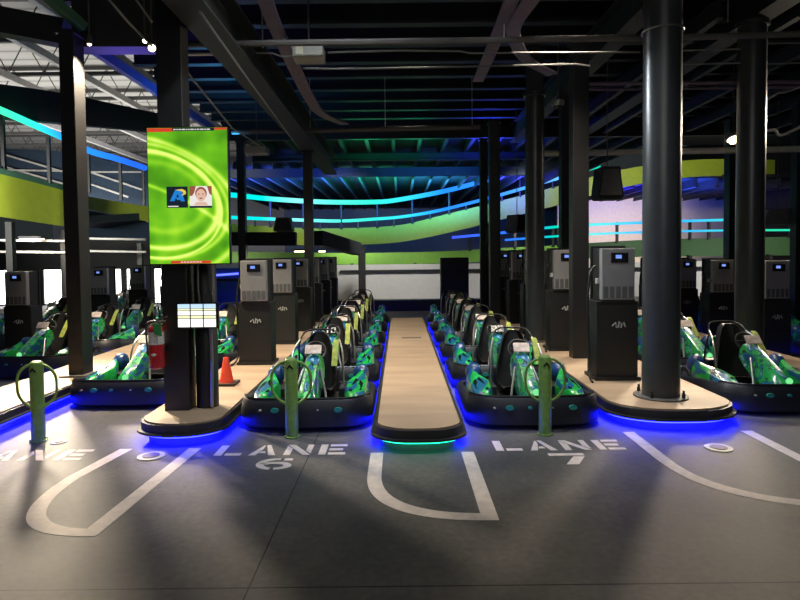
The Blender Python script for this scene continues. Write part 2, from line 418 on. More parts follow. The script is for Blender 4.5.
# windowed wall at the far corner, daylight behind it
struct(box('wall_left', M['deckdark'], -19, -7.6, 21.2, 21.4, 1.25, 2.3))
struct(box('wall_left', M['deckdark'], -19, -7.6, 21.2, 21.4, 0, 0.05))
xs = [-15.6+0.98*k for k in range(9)]
for k in range(8):
    struct(box('window_%d' % (k+1), M['window'], xs[k]+0.05, xs[k]+0.78, 21.27, 21.31, 0.05, 1.25))
    struct(box('trim_%d' % (k+1), M['deckdark'], xs[k]-0.15, xs[k]+0.05, 21.2, 21.4, 0.05, 1.25))

# ------------------------------------------------------------------ ceiling steel over the pit
def beam(x0, x1, y0, y1, z0, z1, m='beam'):
    """I-section ceiling beam along its longer side"""
    b = MB(); t = 0.025
    if x1-x0 > y1-y0:
        c = (y0+y1)/2; sec = [(y0, z0), (y1, z0), (y1, z0+t), (c+t/2, z0+t), (c+t/2, z1-t), (y1, z1-t), (y1, z1), (y0, z1), (y0, z1-t), (c-t/2, z1-t), (c-t/2, z0+t), (y0, z0+t)]
        b.loft([[(x, y, z) for y, z in sec] for x in (x0, x1)])
    else:
        c = (x0+x1)/2; sec = [(x0, z0), (x1, z0), (x1, z0+t), (c+t/2, z0+t), (c+t/2, z1-t), (x1, z1-t), (x1, z1), (x0, z1), (x0, z1-t), (c-t/2, z1-t), (c-t/2, z0+t), (x0, z0+t)]
        b.loft([[(x, y, z) for x, z in sec] for y in (y0, y1)])
    return struct(b.build('ceiling_beam', M[m]))
for k in range(13):      # joists across the lanes
    y = 5.45+0.86*k
    beam(-4.6, 12, y-0.08, y+0.08, 5.0, CEIL)
beam(-1.97, -1.63, 1.5, 16.0, 3.80, 4.25)          # deep girder along the TV walkway
beam(2.90, 3.16, 3.5, 15.8, 4.55, 5.0)
beam(4.70, 5.02, 3.5, 16.0, 4.75, 5.2)
for k in range(9):       # joists running away from the camera on the far side
    x = 3.2+1.05*k
    beam(x-0.05, x+0.05, 8.0, 15.5, 4.72, 4.97)
beam(-4.6, 14, 15.85, 16.0, 4.70, 5.15)
beam(-4.6, 4.5, 18.9, 19.1, 4.62, 4.84)
# joists over the track behind, lit by the LED tubes
for k in range(26):
    x = -8.4+0.75*k
    if x < 7.5: beam(x-0.05, x+0.05, 16.2 if x > -4.6 else 22.3, 42, 4.85, 5.15)
for k in range(12):
    x = 8.2+1.0*k
    beam(x-0.06, x+0.06, 28.7, 44, 4.75, 5.15)
struct(box('ceiling_beam', M['navy'], -8.5, 4.6, 22.0, 22.15, 4.52, 4.84))
# upper hall corner: deep edge beams of the open floor, purlins and trusses
def bar_obj(name, m, a, b, w, h): return MB().bar(a, b, w, h).build(name, m)
struct(bar_obj('ceiling_beam', M['beam'], at(-30, 16, 7.9), at(66, 34, 8.0), 0.25, 0.33))
struct(bar_obj('ceiling_beam', M['darkgreen'], at(30, -20, 7.0), at(84, 28, 7.5), 0.14, 0.10))
struct(bar_obj('ceiling_beam', M['purple_lit_beam'], (-4.66, 8.9, 4.86), (-4.66, 15.8, 4.86), 0.10, 0.16))
struct(bar_obj('ceiling_beam', M['beam'], at(78, 26, 7.75), at(170, 26, 7.75), 0.3, 0.62))

def purlin(x):
    o = MB().bar((x, 12, 7.55), (x, 56, 7.55), 0.16, 0.22).build('roof_purlin', M['white_steel'])
    tag(o, 'white steel purlin running away under the pale corrugated roof', 'purlin', 'white purlins of the high roof', 'thing')
for x in (-15.4, -12.6, -10.2, -8.2): purlin(x)
for k in range(10):
    y = 17+3.1*k
    t = empty('roof_truss', (0, y, 0), 'grey open web roof truss crossing under the pale corrugated roof', 'truss', 'trusses of the high roof')
    MB().bar((-30, 0, 8.9), (-7, 0, 8.9), 0.12, 0.12).build('top_chord', M['truss'], t)
    MB().bar((-30, 0, 7.75), (-7, 0, 7.75), 0.12, 0.12).build('bottom_chord', M['truss'], t)
    pts = []
    for j in range(40): pts.append((-30+j*0.59, 0, 7.8 if j % 2 else 8.86))
    MB().tube(pts, 0.03, 6).build('web', M['truss'], t)
    for x in (-26, -18, -10):
        pass
# curved edge of the upper track level, black fascia
def ribbon(rows, thick, name, m, parent=None, smooth=True):
    """rows: (px, ytop, ybottom, depth): a curved panel standing at those depths, thick metres deep"""
    b = MB(); rings = []
    for px, yt, yb, Y in rows:
        a, c = at(px, yt, Y), at(px, yb, Y); c.x = a.x
        rings.append([(a.x, Y, c.z), (a.x, Y, a.z), (a.x, Y+thick, a.z), (a.x, Y+thick, c.z)])
    return b.loft(rings).build(name, m, parent, smooth)
def interp(rows, px):
    for a, b in zip(rows, rows[1:]):
        if a[0] <= px <= b[0]:
            t = (px-a[0])/(b[0]-a[0]); return [a[i]+(b[i]-a[i])*t for i in range(len(a))]
    return list(rows[0] if px < rows[0][0] else rows[-1])
def densify(rows, n):
    """smooth Catmull-Rom resampling of a table"""
    out = []
    for i in range(len(rows)-1):
        p = [rows[max(i-1, 0)], rows[i], rows[i+1], rows[min(i+2, len(rows)-1)]]
        for k in range(n):
            t = k/n
            out.append([0.5*((2*p[1][j])+(-p[0][j]+p[2][j])*t+(2*p[0][j]-5*p[1][j]+4*p[2][j]-p[3][j])*t*t+(-p[0][j]+3*p[1][j]-3*p[2][j]+p[3][j])*t**3) for j in range(len(rows[0]))])
    out.append(list(rows[-1])); return out

up = empty('upper_track_edge', (0, 0, 0), 'dark curved edge of the upper track level crossing below the high pale roof', 'track edge')
ribbon(densify([(-60, 78, 112, 12.5), (0, 84, 118, 13), (62, 93, 123, 14), (143, 110, 131, 16.5), (185, 119, 138, 18.5)], 6), 0.25, 'fascia', M['deckdark'], up)

# ------------------------------------------------------------------ elevated lime ramps
LEDSTOPS = [(0.12, (0.0, 0.55, 0.62)), (0.22, (0.0, 0.70, 0.62)), (0.28, (0.22, 0.85, 0.80)), (0.36, (0.08, 0.80, 0.60)), (0.44, (0.03, 0.72, 0.55)), (0.52, (0.03, 0.60, 0.85)), (0.60, (0.015, 0.22, 1.0)), (0.70, (0.03, 0.24, 1.0)), (0.83, (0.12, 0.45, 1.0)), (0.90, (0.0, 0.62, 0.40)), (1.0, (0.0, 0.6, 0.4))]
M['led_ramp'] = mat_led('led_colour_run', LEDSTOPS, 1.5, 0, -11.0, 11.0)
M['led_left'] = mat_led('led_green_to_blue', [(0, (0.06, 0.80, 0.34)), (0.30, (0.06, 0.85, 0.42)), (0.45, (0.03, 0.75, 0.60)), (0.60, (0.02, 0.30, 1.0)), (1, (0.015, 0.12, 1.0))], 1.5, 0, -8.6, -7.35)
M['led_low'] = mat_led('led_low_rail', [(0, (0.05, 0.10, 1.0)), (0.2, (0.02, 0.2, 1.0)), (0.3, (0.0, 0.62, 0.45)), (0.42, (0.1, 0.8, 0.85)), (0.6, (0.03, 0.35, 1.0)), (0.75, (0.05, 0.55, 0.8)), (0.9, (0.02, 0.6, 0.3)), (1, (0.02, 0.6, 0.4))], 1.25, 0, 2.0, 15.0)

def led_run(rows, r, parent, m, name='led_tube'):
    MB().tube([at(px, py, Y-0.03) for px, py, Y in rows], r, 8).build(name, m, parent, True)

ramp = empty('elevated_ramp', (0, 0, 0), 'long lime sided elevated ramp curving across behind the lanes with blue and cyan LED rails', 'ramp')
main = densify([(205, 222, 234, 25.5), (232, 224, 238, 26.5), (300, 228, 245, 28.5), (350, 228, 245, 29.5), (400, 225, 242, 30), (447, 214, 233, 29.5), (500, 201, 220, 28.5), (562, 185, 204, 27.5), (620, 170, 188, 27.5), (681, 161, 178, 28), (722, 159, 176, 28.6), (775, 160, 176, 29.5)], 5)
ribbon(main, 0.12, 'side_panel', M['lime'], ramp)
b = MB(); rings = []
for px, yt, yb, Y in main:
    a = at(px, yb, Y); rings.append([(a.x, Y+0.13, a.z+0.05), (a.x, Y+0.13, a.z+0.30), (a.x, Y+3.2, a.z+0.30), (a.x, Y+3.2, a.z+0.05)])
b.loft(rings).build('deck', M['navy'], ramp)
top = densify([(205, 194, 25.4), (232, 195, 26.4), (272, 199, 27.6), (325, 202, 28.9), (375, 202, 29.6), (400, 199.5, 29.9), (445, 191, 29.4), (480, 182, 28.8), (512, 174, 28.2), (562, 160, 27.4), (596, 151, 27.3)], 4)
low = densify([(205, 216, 25.4), (245, 218, 26.7), (300, 220, 28.3), (340, 221, 29.2), (375, 219, 29.6), (400, 217, 29.9), (432, 212, 29.6), (462, 205, 29.1), (500, 195, 28.4), (562, 177, 27.4), (600, 166, 27.3)], 4)
led_run(top, 0.11, ramp, M['led_ramp'], 'led_rail')
led_run(low, 0.075, ramp, M['led_ramp'], 'led_rail')
for px in (212, 240, 270, 303, 341, 377, 412, 449, 484, 520, 553, 588):
    t = interp(top, px); f = interp(main, px)
    a, c = at(px, t[1]-2, t[2]), at(px, f[1]+1, t[2]); c.x = a.x
    MB().tube([a, c], 0.055, 8).build('rail_post', M['black'], ramp)
# hollows between the rails: mesh infill seen as dark bars
for px in (225, 255, 286, 320, 358, 394, 430, 466, 502, 536):
    t = interp(low, px); f = interp(main, px)
    a, c = at(px, t[1], t[2]), at(px, f[1]+1, t[2]); c.x = a.x
    MB().tube([a, c], 0.035, 6).build('rail_stub', M['black'], ramp)

ramp2 = empty('elevated_ramp', (0, 0, 0), 'lime sided elevated ramp by the bright windows, green to blue LED rail above', 'ramp')
lft = densify([(-60, 163, 209, 11.6), (0, 173, 217, 12.6), (66, 190, 227, 14.4)], 5)
ribbon(lft, 0.12, 'side_panel', M['lime'], ramp2)
ribbon(densify([(66, 191, 208, 14.6), (86, 196, 209, 15.4), (145, 206, 221, 17.6), (205, 216, 228, 20)], 4), 0.12, 'side_panel', M['lime'], ramp2)
ribbon(densify([(-60, 158, 163, 11.55), (0, 168, 174, 12.55), (66, 186, 191, 14.35)], 4), 0.16, 'top_rail', M['darkgreen'], ramp2)
ribbon(densify([(70, 210, 238, 15.0), (86, 210, 238, 15.6), (145, 222, 241, 17.8), (160, 224, 241, 18.4)], 4), 0.12, 'under_panel', M['navy'], ramp2)
ribbon(densify([(-60, 138, 200, 17.5), (0, 148, 196, 18.5), (66, 152, 208, 20.0), (145, 170, 220, 22.5), (180, 180, 226, 24)], 4), 0.12, 'inner_panel', M['navy'], ramp2)
for a_, b_ in (((2, 154, 18.2), (64, 172, 19.6)), ((2, 166, 18.2), (64, 184, 19.6)), ((90, 172, 20.4), (143, 190, 22.2)), ((90, 184, 20.4), (128, 197, 21.4)), ((90, 172, 20.3), (143, 172, 22.2)), ((2, 170, 17.9), (64, 171, 19.5))):
    MB().bar(at(*a_), at(*b_), 0.05, 0.05).build('rib', M['white_steel'], ramp2)
lt = densify([(-40, 94, 11.8), (0, 110, 12.6), (32, 124, 13.4), (64, 138, 14.3), (90, 151, 15.2), (118, 159, 16.2), (145, 168, 17.4)], 4)
led_run(lt, 0.08, ramp2, M['led_left'], 'led_rail')
for px in (2, 48, 88, 120, 143):
    t = interp(lt, px); yb = 172+0.235*px
    a, c = at(px, t[1]-2, t[2]+0.05), at(px, yb, t[2]+0.05); c.x = a.x
    MB().bar(a, c, 0.07, 0.07).build('rail_post', M['black'], ramp2)
b = MB(); rings = []
for px, yt, yb, Y in lft+[[145, 206, 221, 17.6]]:
    a = at(px, yb, Y); rings.append([(a.x, Y+0.13, a.z+0.05), (a.x, Y+0.13, a.z+0.25), (a.x, Y+3.0, a.z+0.25), (a.x, Y+3.0, a.z+0.05)])
b.loft(rings).build('deck', M['black'], ramp2)

ramp3 = empty('lower_ramp', (0, 0, 0), 'lower green sided track level standing on the white barrier wall, cyan LED rails above it', 'ramp')
lowr = densify([(205, 251, 262, 23.0), (340, 253, 264.5, 23.0), (440, 251.5, 263.5, 23.0), (500, 248, 261, 23.0), (560, 245, 259.5, 23.0), (640, 240, 257, 23.0), (720, 238, 256, 23.0), (830, 236, 255, 23.0)], 4)
ribbon([r for r in lowr if r[0] <= 445], 0.12, 'side_panel', M['lime_green'], ramp3)
ribbon([r for r in lowr if 439 <= r[0] <= 560], 0.12, 'side_panel', M['lime_green'], ramp3)
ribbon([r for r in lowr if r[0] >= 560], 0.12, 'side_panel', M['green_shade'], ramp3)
l1 = densify([(452, 237.5, 22.9), (500, 233, 22.9), (560, 226.5, 22.9), (620, 223.5, 22.9), (720, 220, 22.9), (830, 219, 22.9)], 3)
l2 = densify([(505, 240, 22.9), (560, 236, 22.9), (620, 233, 22.9), (720, 230.5, 22.9), (830, 230, 22.9)], 3)
led_run(l1, 0.05, ramp3, M['led_low'], 'led_rail'); led_run(l2, 0.04, ramp3, M['led_low'], 'led_rail')
for px in (470, 515, 553, 558, 617, 690, 709, 748, 790):
    t = interp(l1, px); f = interp(lowr, px)
    a, c = at(px, t[1]-1.5, 22.95), at(px, f[1]+1, 22.95); c.x = a.x
    MB().bar(a, c, 0.09, 0.09).build('rail_post', M['black'], ramp3)
# what carries the lower level along the barrier wall
for px in (352, 415, 520, 605, 690, 770):
    f = interp(lowr, px); c = at(px, f[2]-1, 22.85)
    o = MB().box(c.x-0.06, c.x+0.06, 22.78, 22.98, 0, c.z).build('barrier_post', M['black'])
    tag(o, 'black steel post along the back of the white barrier wall', 'post', 'posts of the barrier wall')
o = MB().box(at(340, 270, 22.4).x, 19.4, 22.36, 22.48, 1.02, 1.10).build('barrier_rail', M['black'])
tag(o, 'thin black rail running along the white barrier wall', 'rail')
o = MB().box(at(366, 270, 20).x, at(441, 270, 20).x, 19.8, 20.2, 0.0, 0.16).build('track_kerb', M['pipe'])
tag(o, 'low grey kerb on the floor in front of the white barrier wall', 'kerb')
o = MB().box(-4.0, 2.4, 17.6, 17.8, 0.0, 0.32).build('track_barrier', M['cab_black'])
tag(o, 'low black barrier across the end of the lanes', 'barrier')

# added lights standing in for the LED rails' glow on the joists above
for x, y, z, col, pw in ((-6, 25.5, 3.9, (0.05, 0.10, 1.0), 520), (-3.4, 26, 3.9, (0.04, 0.20, 1.0), 420), (-0.9, 26, 3.9, (0.03, 0.85, 0.50), 260), (1.6, 27, 4.0, (0.05, 0.45, 1.0), 380),
                         (4.4, 26, 4.2, (0.05, 0.06, 1.0), 700), (10.5, 30, 4.1, (0.04, 0.03, 1.0), 420), (14.0, 30, 4.1, (0.03, 0.10, 1.0), 420)):
    lamp('AREA', (x, y, z), pw, col, 2.2, (x, y+1, 6), name='added_colour_wash')
for x, y, z, col, pw in ((-0.9, 17.4, 4.1, (0.02, 0.9, 0.35), 26), (0.5, 17.4, 4.1, (0.02, 0.9, 0.40), 22), (2.6, 17.4, 4.1, (0.03, 0.06, 1.0), 130), (-3.75, 8.4, 3.7, (0.14, 0.07, 1.0), 20), (-3.4, 11.8, 3.9, (0.05, 0.42, 1.0), 38)):
    lamp('AREA', (x, y, z), pw, col, 0.8, (x, y+0.1, 6), name='added_colour_wash')  # added washes set apart from the rails, tinting nearer joists
lamp('SPOT', (-3.0, 17.5, 3.2), 750, (0.06, 0.14, 1.0), 0.3, (-3.6, 22, 4.7), 60, 0.8, name='added_colour_wash')  # added blue spots that tint the navy cross beam
lamp('SPOT', (1.5, 17.5, 3.2), 600, (0.05, 0.32, 1.0), 0.3, (1.0, 22, 4.7), 60, 0.8, name='added_colour_wash')

# ------------------------------------------------------------------ columns
def i_column(name, x, y, w, d, z0, z1, m, label, cat='column', base=0.0):
    t = empty(name, (x, y, z0), label, cat, kind='thing')
    f = 0.03
    b = MB(); sec = [(-w/2, -d/2), (w/2, -d/2), (w/2, d/2), (-w/2, d/2)]
    b.prism(sec, 0, z1-z0); b.build('shaft', m, t, bevel=0.008)
    if base: MB().box(-w/2-base, w/2+base, -d/2-base, d/2+base, 0.0, 0.02).build('base_plate', M['pipe'], t)
    if z1 < 4.9: MB().box(-w/2-0.03, w/2+0.03, -d/2-0.03, d/2+0.03, z1-z0-0.04, z1-z0).build('cap_plate', m, t)
    return t
def round_column(x, y, r, z0, z1, label, ring=None, pl=0.08):
    t = empty('round_column', (x, y, z0), label, 'column', kind='thing')
    MB().lathe([(r, 0), (r, z1-z0)], 40).build('shaft', M['column'], t, True)
    MB().lathe([(r+pl, 0), (r+pl, 0.014), (r+pl-0.01, 0.018)], 32).build('base_plate', M['pipe'], t, True)
    for sx, sy in ((-1, -1), (1, -1), (1, 1), (-1, 1)):
        bt = MB().lathe([(0.018, 0.02), (0.018, 0.06), (0.012, 0.06), (0.012, 0.09)], 8, org=(sx*(r+pl*0.55)*0.7071, sy*(r+pl*0.55)*0.7071, 0)).build('anchor_bolt', M['black'], t)
    MB().lathe([(r+0.004, z1-z0-0.06), (r+0.03, z1-z0-0.06), (r+0.03, z1-z0), (r+0.004, z1-z0)], 32).build('cap_ring', M['column'], t, True)
    if ring: MB().tube([(math.cos(q)*(r+0.012), math.sin(q)*(r+0.012), ring) for q in (2*math.pi*k/40 for k in range(40))], 0.010, 6, True).build('clamp_ring', M['steel'], t)
    return t
PZ = 0.20
i_column('square_column', -3.995, 7.45, 0.18, 0.25, PZ, 4.40, M['column_flat'], 'square black column alone on its walkway, one face lit by a spot lamp', base=0.08)
i_column('square_column', -2.12, 5.72, 0.235, 0.20, PZ, CEIL, M['column_flat'], 'square black column carrying the big green screen and the fire extinguisher')
i_column('square_column', -1.86, 12.35, 0.19, 0.12, PZ, 3.79, M['column_flat'], 'square black column among the charging cabinets, standing under the deep girder')
i_column('square_column', -4.18, 16.02, 0.20, 0.20, PZ, 4.69, M['column_flat'], 'thin black column beside the big green screen, far behind it')
i_column('square_column', -1.30, 20.6, 0.24, 0.24, 0, 1.95, M['black'], 'short black column in front of the white barrier wall')
i_column('square_column', 2.13, 15.2, 0.19, 0.19, PZ, 4.54, M['column_flat'], 'narrower square column of the far pair beside the black equipment case')
i_column('square_column', 2.10, 13.3, 0.23, 0.23, PZ, 4.54, M['column_flat'], 'brown-black square column of the far pair, a small white tag on its side')
round_column(2.24, 9.95, 0.155, PZ, 4.28, 'slim round glossy column between two rows of charging cabinets')
i_column('square_column', 2.24, 9.95, 0.24, 0.24, 4.28, 4.99, M['column_flat'], 'square black stub on top of the slim round column')
i_column('square_column', 2.475, 8.30, 0.22, 0.20, PZ, 4.54, M['column_flat'], 'square black column just behind the lone charging cabinet by the thickest round column')
i_column('square_column', 3.10, 11.3, 0.17, 0.2, PZ, 4.54, M['column_flat'], 'brown-black column half hidden by the square column, above the second charging cabinet')
round_column(2.615, 6.0, 0.18, PZ, CEIL, 'thickest round glossy column, at the rounded end of the wide walkway', ring=3.62)
round_column(4.81, 8.25, 0.18, PZ, 4.74, 'round glossy column standing behind the kart row past the wide walkway', pl=0.03)
i_column('square_column', 7.74, 14.0, 0.27, 0.25, 0, 4.70, M['column_flat'], 'dark square column far back, seen between the two thickest round columns')
i_column('square_column', 8.30, 12.5, 0.24, 0.2, 0, 4.70, M['column_flat'], 'dark square column at the very edge of the view')

# ------------------------------------------------------------------ walkways (islands)
def outline(x0, x1, yn, y1, off=0.0, rmax=0.30):
    """plan of an island with rounded front corners"""
    x0 -= off; x1 += off; yn -= off
    r = min(rmax+off, (x1-x0)/2-0.001); pts = [(x1, y1), (x0, y1)]
    for k in range(13):
        q = math.pi+math.pi/2*k/12; pts.append((x0+r+math.cos(q)*r, yn+r*0.8+math.sin(q)*r*0.8))
    for k in range(13):
        q = 1.5*math.pi+math.pi/2*k/12; pts.append((x1-r+math.cos(q)*r, yn+r*0.8+math.sin(q)*r*0.8))
    return pts
def walkway(x0, x1, yn, y1, label, led, rmax=0.3, nose_led=None):
    t = empty('boarding_walkway', (0, 0, 0), label, 'walkway')
    MB().prism(outline(x0+0.012, x1-0.012, yn+0.012, y1, 0, rmax), 0.165, PZ).build('deck', M['tan'], t)
    MB().prism(outline(x0, x1, yn, y1, 0.012, rmax), 0.115, 0.185).build('edge_band', M['curb'], t)
    MB().prism(outline(x0, x1, yn, y1, 0.045, rmax), 0.095, 0.115).build('edge_lip', M['curb'], t)
    MB().prism(outline(x0, x1, yn, y1, -0.05, rmax), 0, 0.095).build('plinth', M['plinth'], t)
    # LED strip tucked under the lip, all round
    path = outline(x0, x1, yn, y1, -0.005, rmax)[1:]+[(x1+0.005-0.01, y1)]
    if nose_led:
        n = len(path); side1 = path[:4]; side2 = path[-4:]; mid = path[3:-3]
        MB().tube([(x, y, 0.083) for x, y in side1], 0.011, 6).build('led_strip', led, t)
        MB().tube([(x, y, 0.083) for x, y in side2], 0.011, 6).build('led_strip', led, t)
        MB().tube([(x, y, 0.083) for x, y in mid], 0.011, 6).build('led_strip', nose_led, t)
    else:
        MB().tube([(x, y, 0.083) for x, y in path], 0.011, 6).build('led_strip', led, t)
    return t
walkway(-0.22, 0.52, 4.95, 13.8, 'long empty tan walkway between lanes 6 and 7, green light under its nose', M['led_blue'], 0.3, M['led_green'])
walkway(-2.36, -1.62, 5.17, 17.2, 'tan walkway with the big green screen, traffic cone and charging cabinets', M['led_blue'], 0.36)
walkway(-4.55, -3.80, 3.2, 17.2, 'tan walkway with one square column beside the bollard, blue light along its edge', M['led_blue'])
walkway(2.02, 3.22, 5.48, 17.2, 'wide tan walkway carrying the thick round column and a cabinet row', M['led_blue'], 0.52)
walkway(4.66, 5.40, 6.9, 17.2, 'tan walkway behind the kart row past the thick round column', M['led_blue'], 0.4)
o = MB().box(0.02, 0.36, 10.4, 10.52, PZ, PZ+0.004).build('floor_plate', M['pipe']); tag(o, 'thin grey strip plate set into the long empty walkway', 'plate')

# ------------------------------------------------------------------ floor paint
def flat(name, polys, parent=None, z=0.002, h=0.003):
    obs = []
    for p in polys: obs.append(MB().prism(p, z-0.002+0.001, z+h-0.002).build(name, M['paint'], parent))
    return obs
def lane_shape(x0, x1, ys, ya, yb, label, w=0.105, t0=0.0, t1=0.0):
    """painted outline in front of an island: round one corner, square the other"""
    out, inn = [(x0+t0, ys)], [(x0+w+t0, ys)]
    for k in range(25):
        q = math.pi+0.5*math.pi*k/24
        e = 0.75
        cx, sx = -abs(math.cos(q))**e, -abs(math.sin(q))**e
        out.append((x1+(x1-x0)*cx, ya+(ya-yb)*sx)); inn.append((x1+(x1-x0-w)*cx, ya+(ya-yb-w*0.95)*sx))
    inn = [(min(p, x1-w), q) for p, q in inn]
    out[-1] = (x1, yb); inn[-1] = (x1-w, yb+w*0.95)
    out.append((x1+t1, ys)); inn.append((x1-w+t1, ys))
    n = len(out); vs = []
    for z in (0.001, 0.0025): vs += [(x, y, z) for x, y in out]+[(x, y, z) for x, y in inn]
    fs = []
    for i in range(n-1):
        fs += [(i, n+i, n+i+1, i+1), (2*n+i, 2*n+i+1, 3*n+i+1, 3*n+i), (i, i+1, 2*n+i+1, 2*n+i), (n+i, 3*n+i, 3*n+i+1, n+i+1)]
    fs += [(0, 2*n, 3*n, n), (n-1, 2*n-1, 4*n-1, 3*n-1)]
    o = MB().add(vs, fs).build('lane_outline', M['paint']); tag(o, label, 'floor marking')
lane_shape(-2.53, -1.82, 5.12, 4.45, 3.50, 'white rounded outline painted on the floor before the walkway with the green screen', t0=0.10, t1=0.09)
lane_shape(-0.26, 0.60, 4.95, 4.5, 3.66, 'white rounded outline painted on the floor before the long empty walkway')
lane_shape(2.03, 3.22, 5.46, 4.75, 3.75, 'white curved outline painted on the floor before the wide walkway with the thick round column')

LET = {
 'L': [[(0, 0), (.30, 0), (.30, 1), (0, 1)], [(.40, 0), (1, 0), (1, .22), (.40, .22)]],
 'A': [[(0, 0), (.26, 0), (.42, .62), (.42, .95), (.36, .95)], [(.46, 1), (.62, 1), (1, 0), (.74, 0)], [(.34, .20), (.60, .20), (.54, .38), (.40, .38)]],
 'N': [[(0, 0), (.25, 0), (.25, .60), (0, .90)], [(.0, 1), (.28, 1), (1, .0), (.72, .0)], [(.78, 1), (1, 1), (1, .12), (.78, .42)]],
 'E': [[(0, 0), (.27, 0), (.27, 1), (0, 1)], [(.36, .80), (1, .80), (1, 1), (.36, 1)], [(.36, .40), (.88, .40), (.88, .60), (.36, .60)], [(.36, 0), (1, 0), (1, .2), (.36, .2)]],
 '7': [[(0, .78), (1, .78), (1, 1), (0, 1)], [(.66, .70), (.98, .70), (.64, 0), (.30, 0)]],
}
def arc(cx, cy, rx, ry, w, a0, a1, n=14):
    o = [(cx+rx*math.cos(R(a0+(a1-a0)*k/n)), cy+ry*math.sin(R(a0+(a1-a0)*k/n))) for k in range(n+1)]
    i = [(cx+(rx-w)*math.cos(R(a0+(a1-a0)*k/n)), cy+(ry-w*0.8)*math.sin(R(a0+(a1-a0)*k/n))) for k in range(n+1)]
    return o+i[::-1]
LET['6'] = [arc(.5, .5, .5, .5, .22, 60, 262), arc(.52, .34, .48, .34, .22, -86, 150), [(.62, .97), (.95, .97), (.95, .80), (.62, .80)]]
def lane_text(cx, y0, label, num=None, skip=''):
    t = empty('lane_lettering', (cx, y0, 0), label, 'floor lettering')
    w, gap, h = 0.225, 0.065, 0.265
    x = -(4*w+3*gap)/2
    for ch in 'LANE':
        if ch not in skip:
            e = bpy.data.objects.new('letter', None); C.objects.link(e); e.parent = t
            e.location = (x, 0, 0)
            for p in LET[ch]: MB().prism([(u*w, v*h) for u, v in p], 0.001, 0.0025).build('stroke', M['paint'], e)
        x += w+gap
    if num:
        e = bpy.data.objects.new('numeral', None); C.objects.link(e); e.parent = t; e.location = (-0.14, -0.34, 0)
        for p in LET[num]: MB().prism([(u*0.29, v*0.26) for u, v in p], 0.001, 0.0025).build('stroke', M['paint'], e)
lane_text(-1.02, 4.92, 'white stencilled floor lettering of the lane numbered six', '6')
lane_text(1.34, 4.97, 'white stencilled floor lettering of the lane numbered seven', '7')
lane_text(-3.19, 4.85, 'white stencilled lane lettering beside the lone bollard, partly outside the photo')
for x, y, l in ((-2.08, 4.92, 'round floor socket with white rim inside the outline before the green screen walkway'), (2.66, 4.98, 'round floor socket with pale rim inside the outline before the wide walkway'), (-3.08, 5.33, 'small round floor plate beside the bollard near the photo edge')):
    t = empty('floor_socket', (x, y, 0), l, 'floor socket')
    s = 1.0 if x > -3 else 0.6
    MB().lathe([(0.11*s, 0.0), (0.11*s, 0.008), (0.07*s, 0.010), (0.07*s, 0.004)], 28).build('rim', M['decal'], t, True)
    MB().lathe([(0.068*s, 0.004), (0.068*s, 0.013), (0.05*s, 0.015)], 24).build('lid', M['conebase'], t, True)

# ------------------------------------------------------------------ bollards
def bollard(x, y, label):
    t = empty('bollard', (x, y, 0), label, 'bollard', 'green bollards at the lane ends')
    r = 0.058
    MB().lathe([(0.074, 0), (0.074, 0.012), (r, 0.016), (r, 0.70), (r-0.006, 0.715), (r-0.02, 0.725)], 28).build('post', M['bollard'], t, True)
    for s in (-1, 1):
        pts = [(s*r*0.8, 0, 0.69), (s*0.085, 0, 0.685), (s*0.145, 0, 0.64), (s*0.175, 0, 0.575), (s*0.178, 0, 0.48), (s*0.168, 0, 0.42), (s*0.125, 0, 0.355), (s*0.07, 0, 0.315), (s*r*0.7, 0, 0.305)]
        pp = densify([list(p) for p in pts], 3)
        MB().tube(pp, 0.0125, 10).build('handle', M['bollard'], t, True)
    # chevron mark near the top
    MB().loft([[(-0.030, -r-0.001, 0.640), (-0.022, -r-0.001, 0.632), (0.0, -r-0.003, 0.655), (0.022, -r-0.001, 0.632), (0.030, -r-0.001, 0.640), (0.0, -r-0.003, 0.675)],
               [(-0.030, -r+0.02, 0.640), (-0.022, -r+0.02, 0.632), (0.0, -r+0.02, 0.655), (0.022, -r+0.02, 0.632), (0.030, -r+0.02, 0.640), (0.0, -r+0.02, 0.675)]]).build('chevron_mark', M['bezel'], t)
    for k in range(4):
        q = math.pi/4+k*math.pi/2
        MB().lathe([(0.009, 0.014), (0.009, 0.026)], 8, org=(0.066*math.cos(q), 0.066*math.sin(q), 0)).build('bolt', M['steel'], t)
bollard(-1.0, 5.42, 'green bollard with two loop handles in front of the lane 6 karts')
bollard(1.31, 5.42, 'green bollard with two loop handles in front of the lane 7 karts')
bollard(-3.29, 5.38, 'green bollard with two loop handles by the blue-lit walkway edge, no kart behind it')

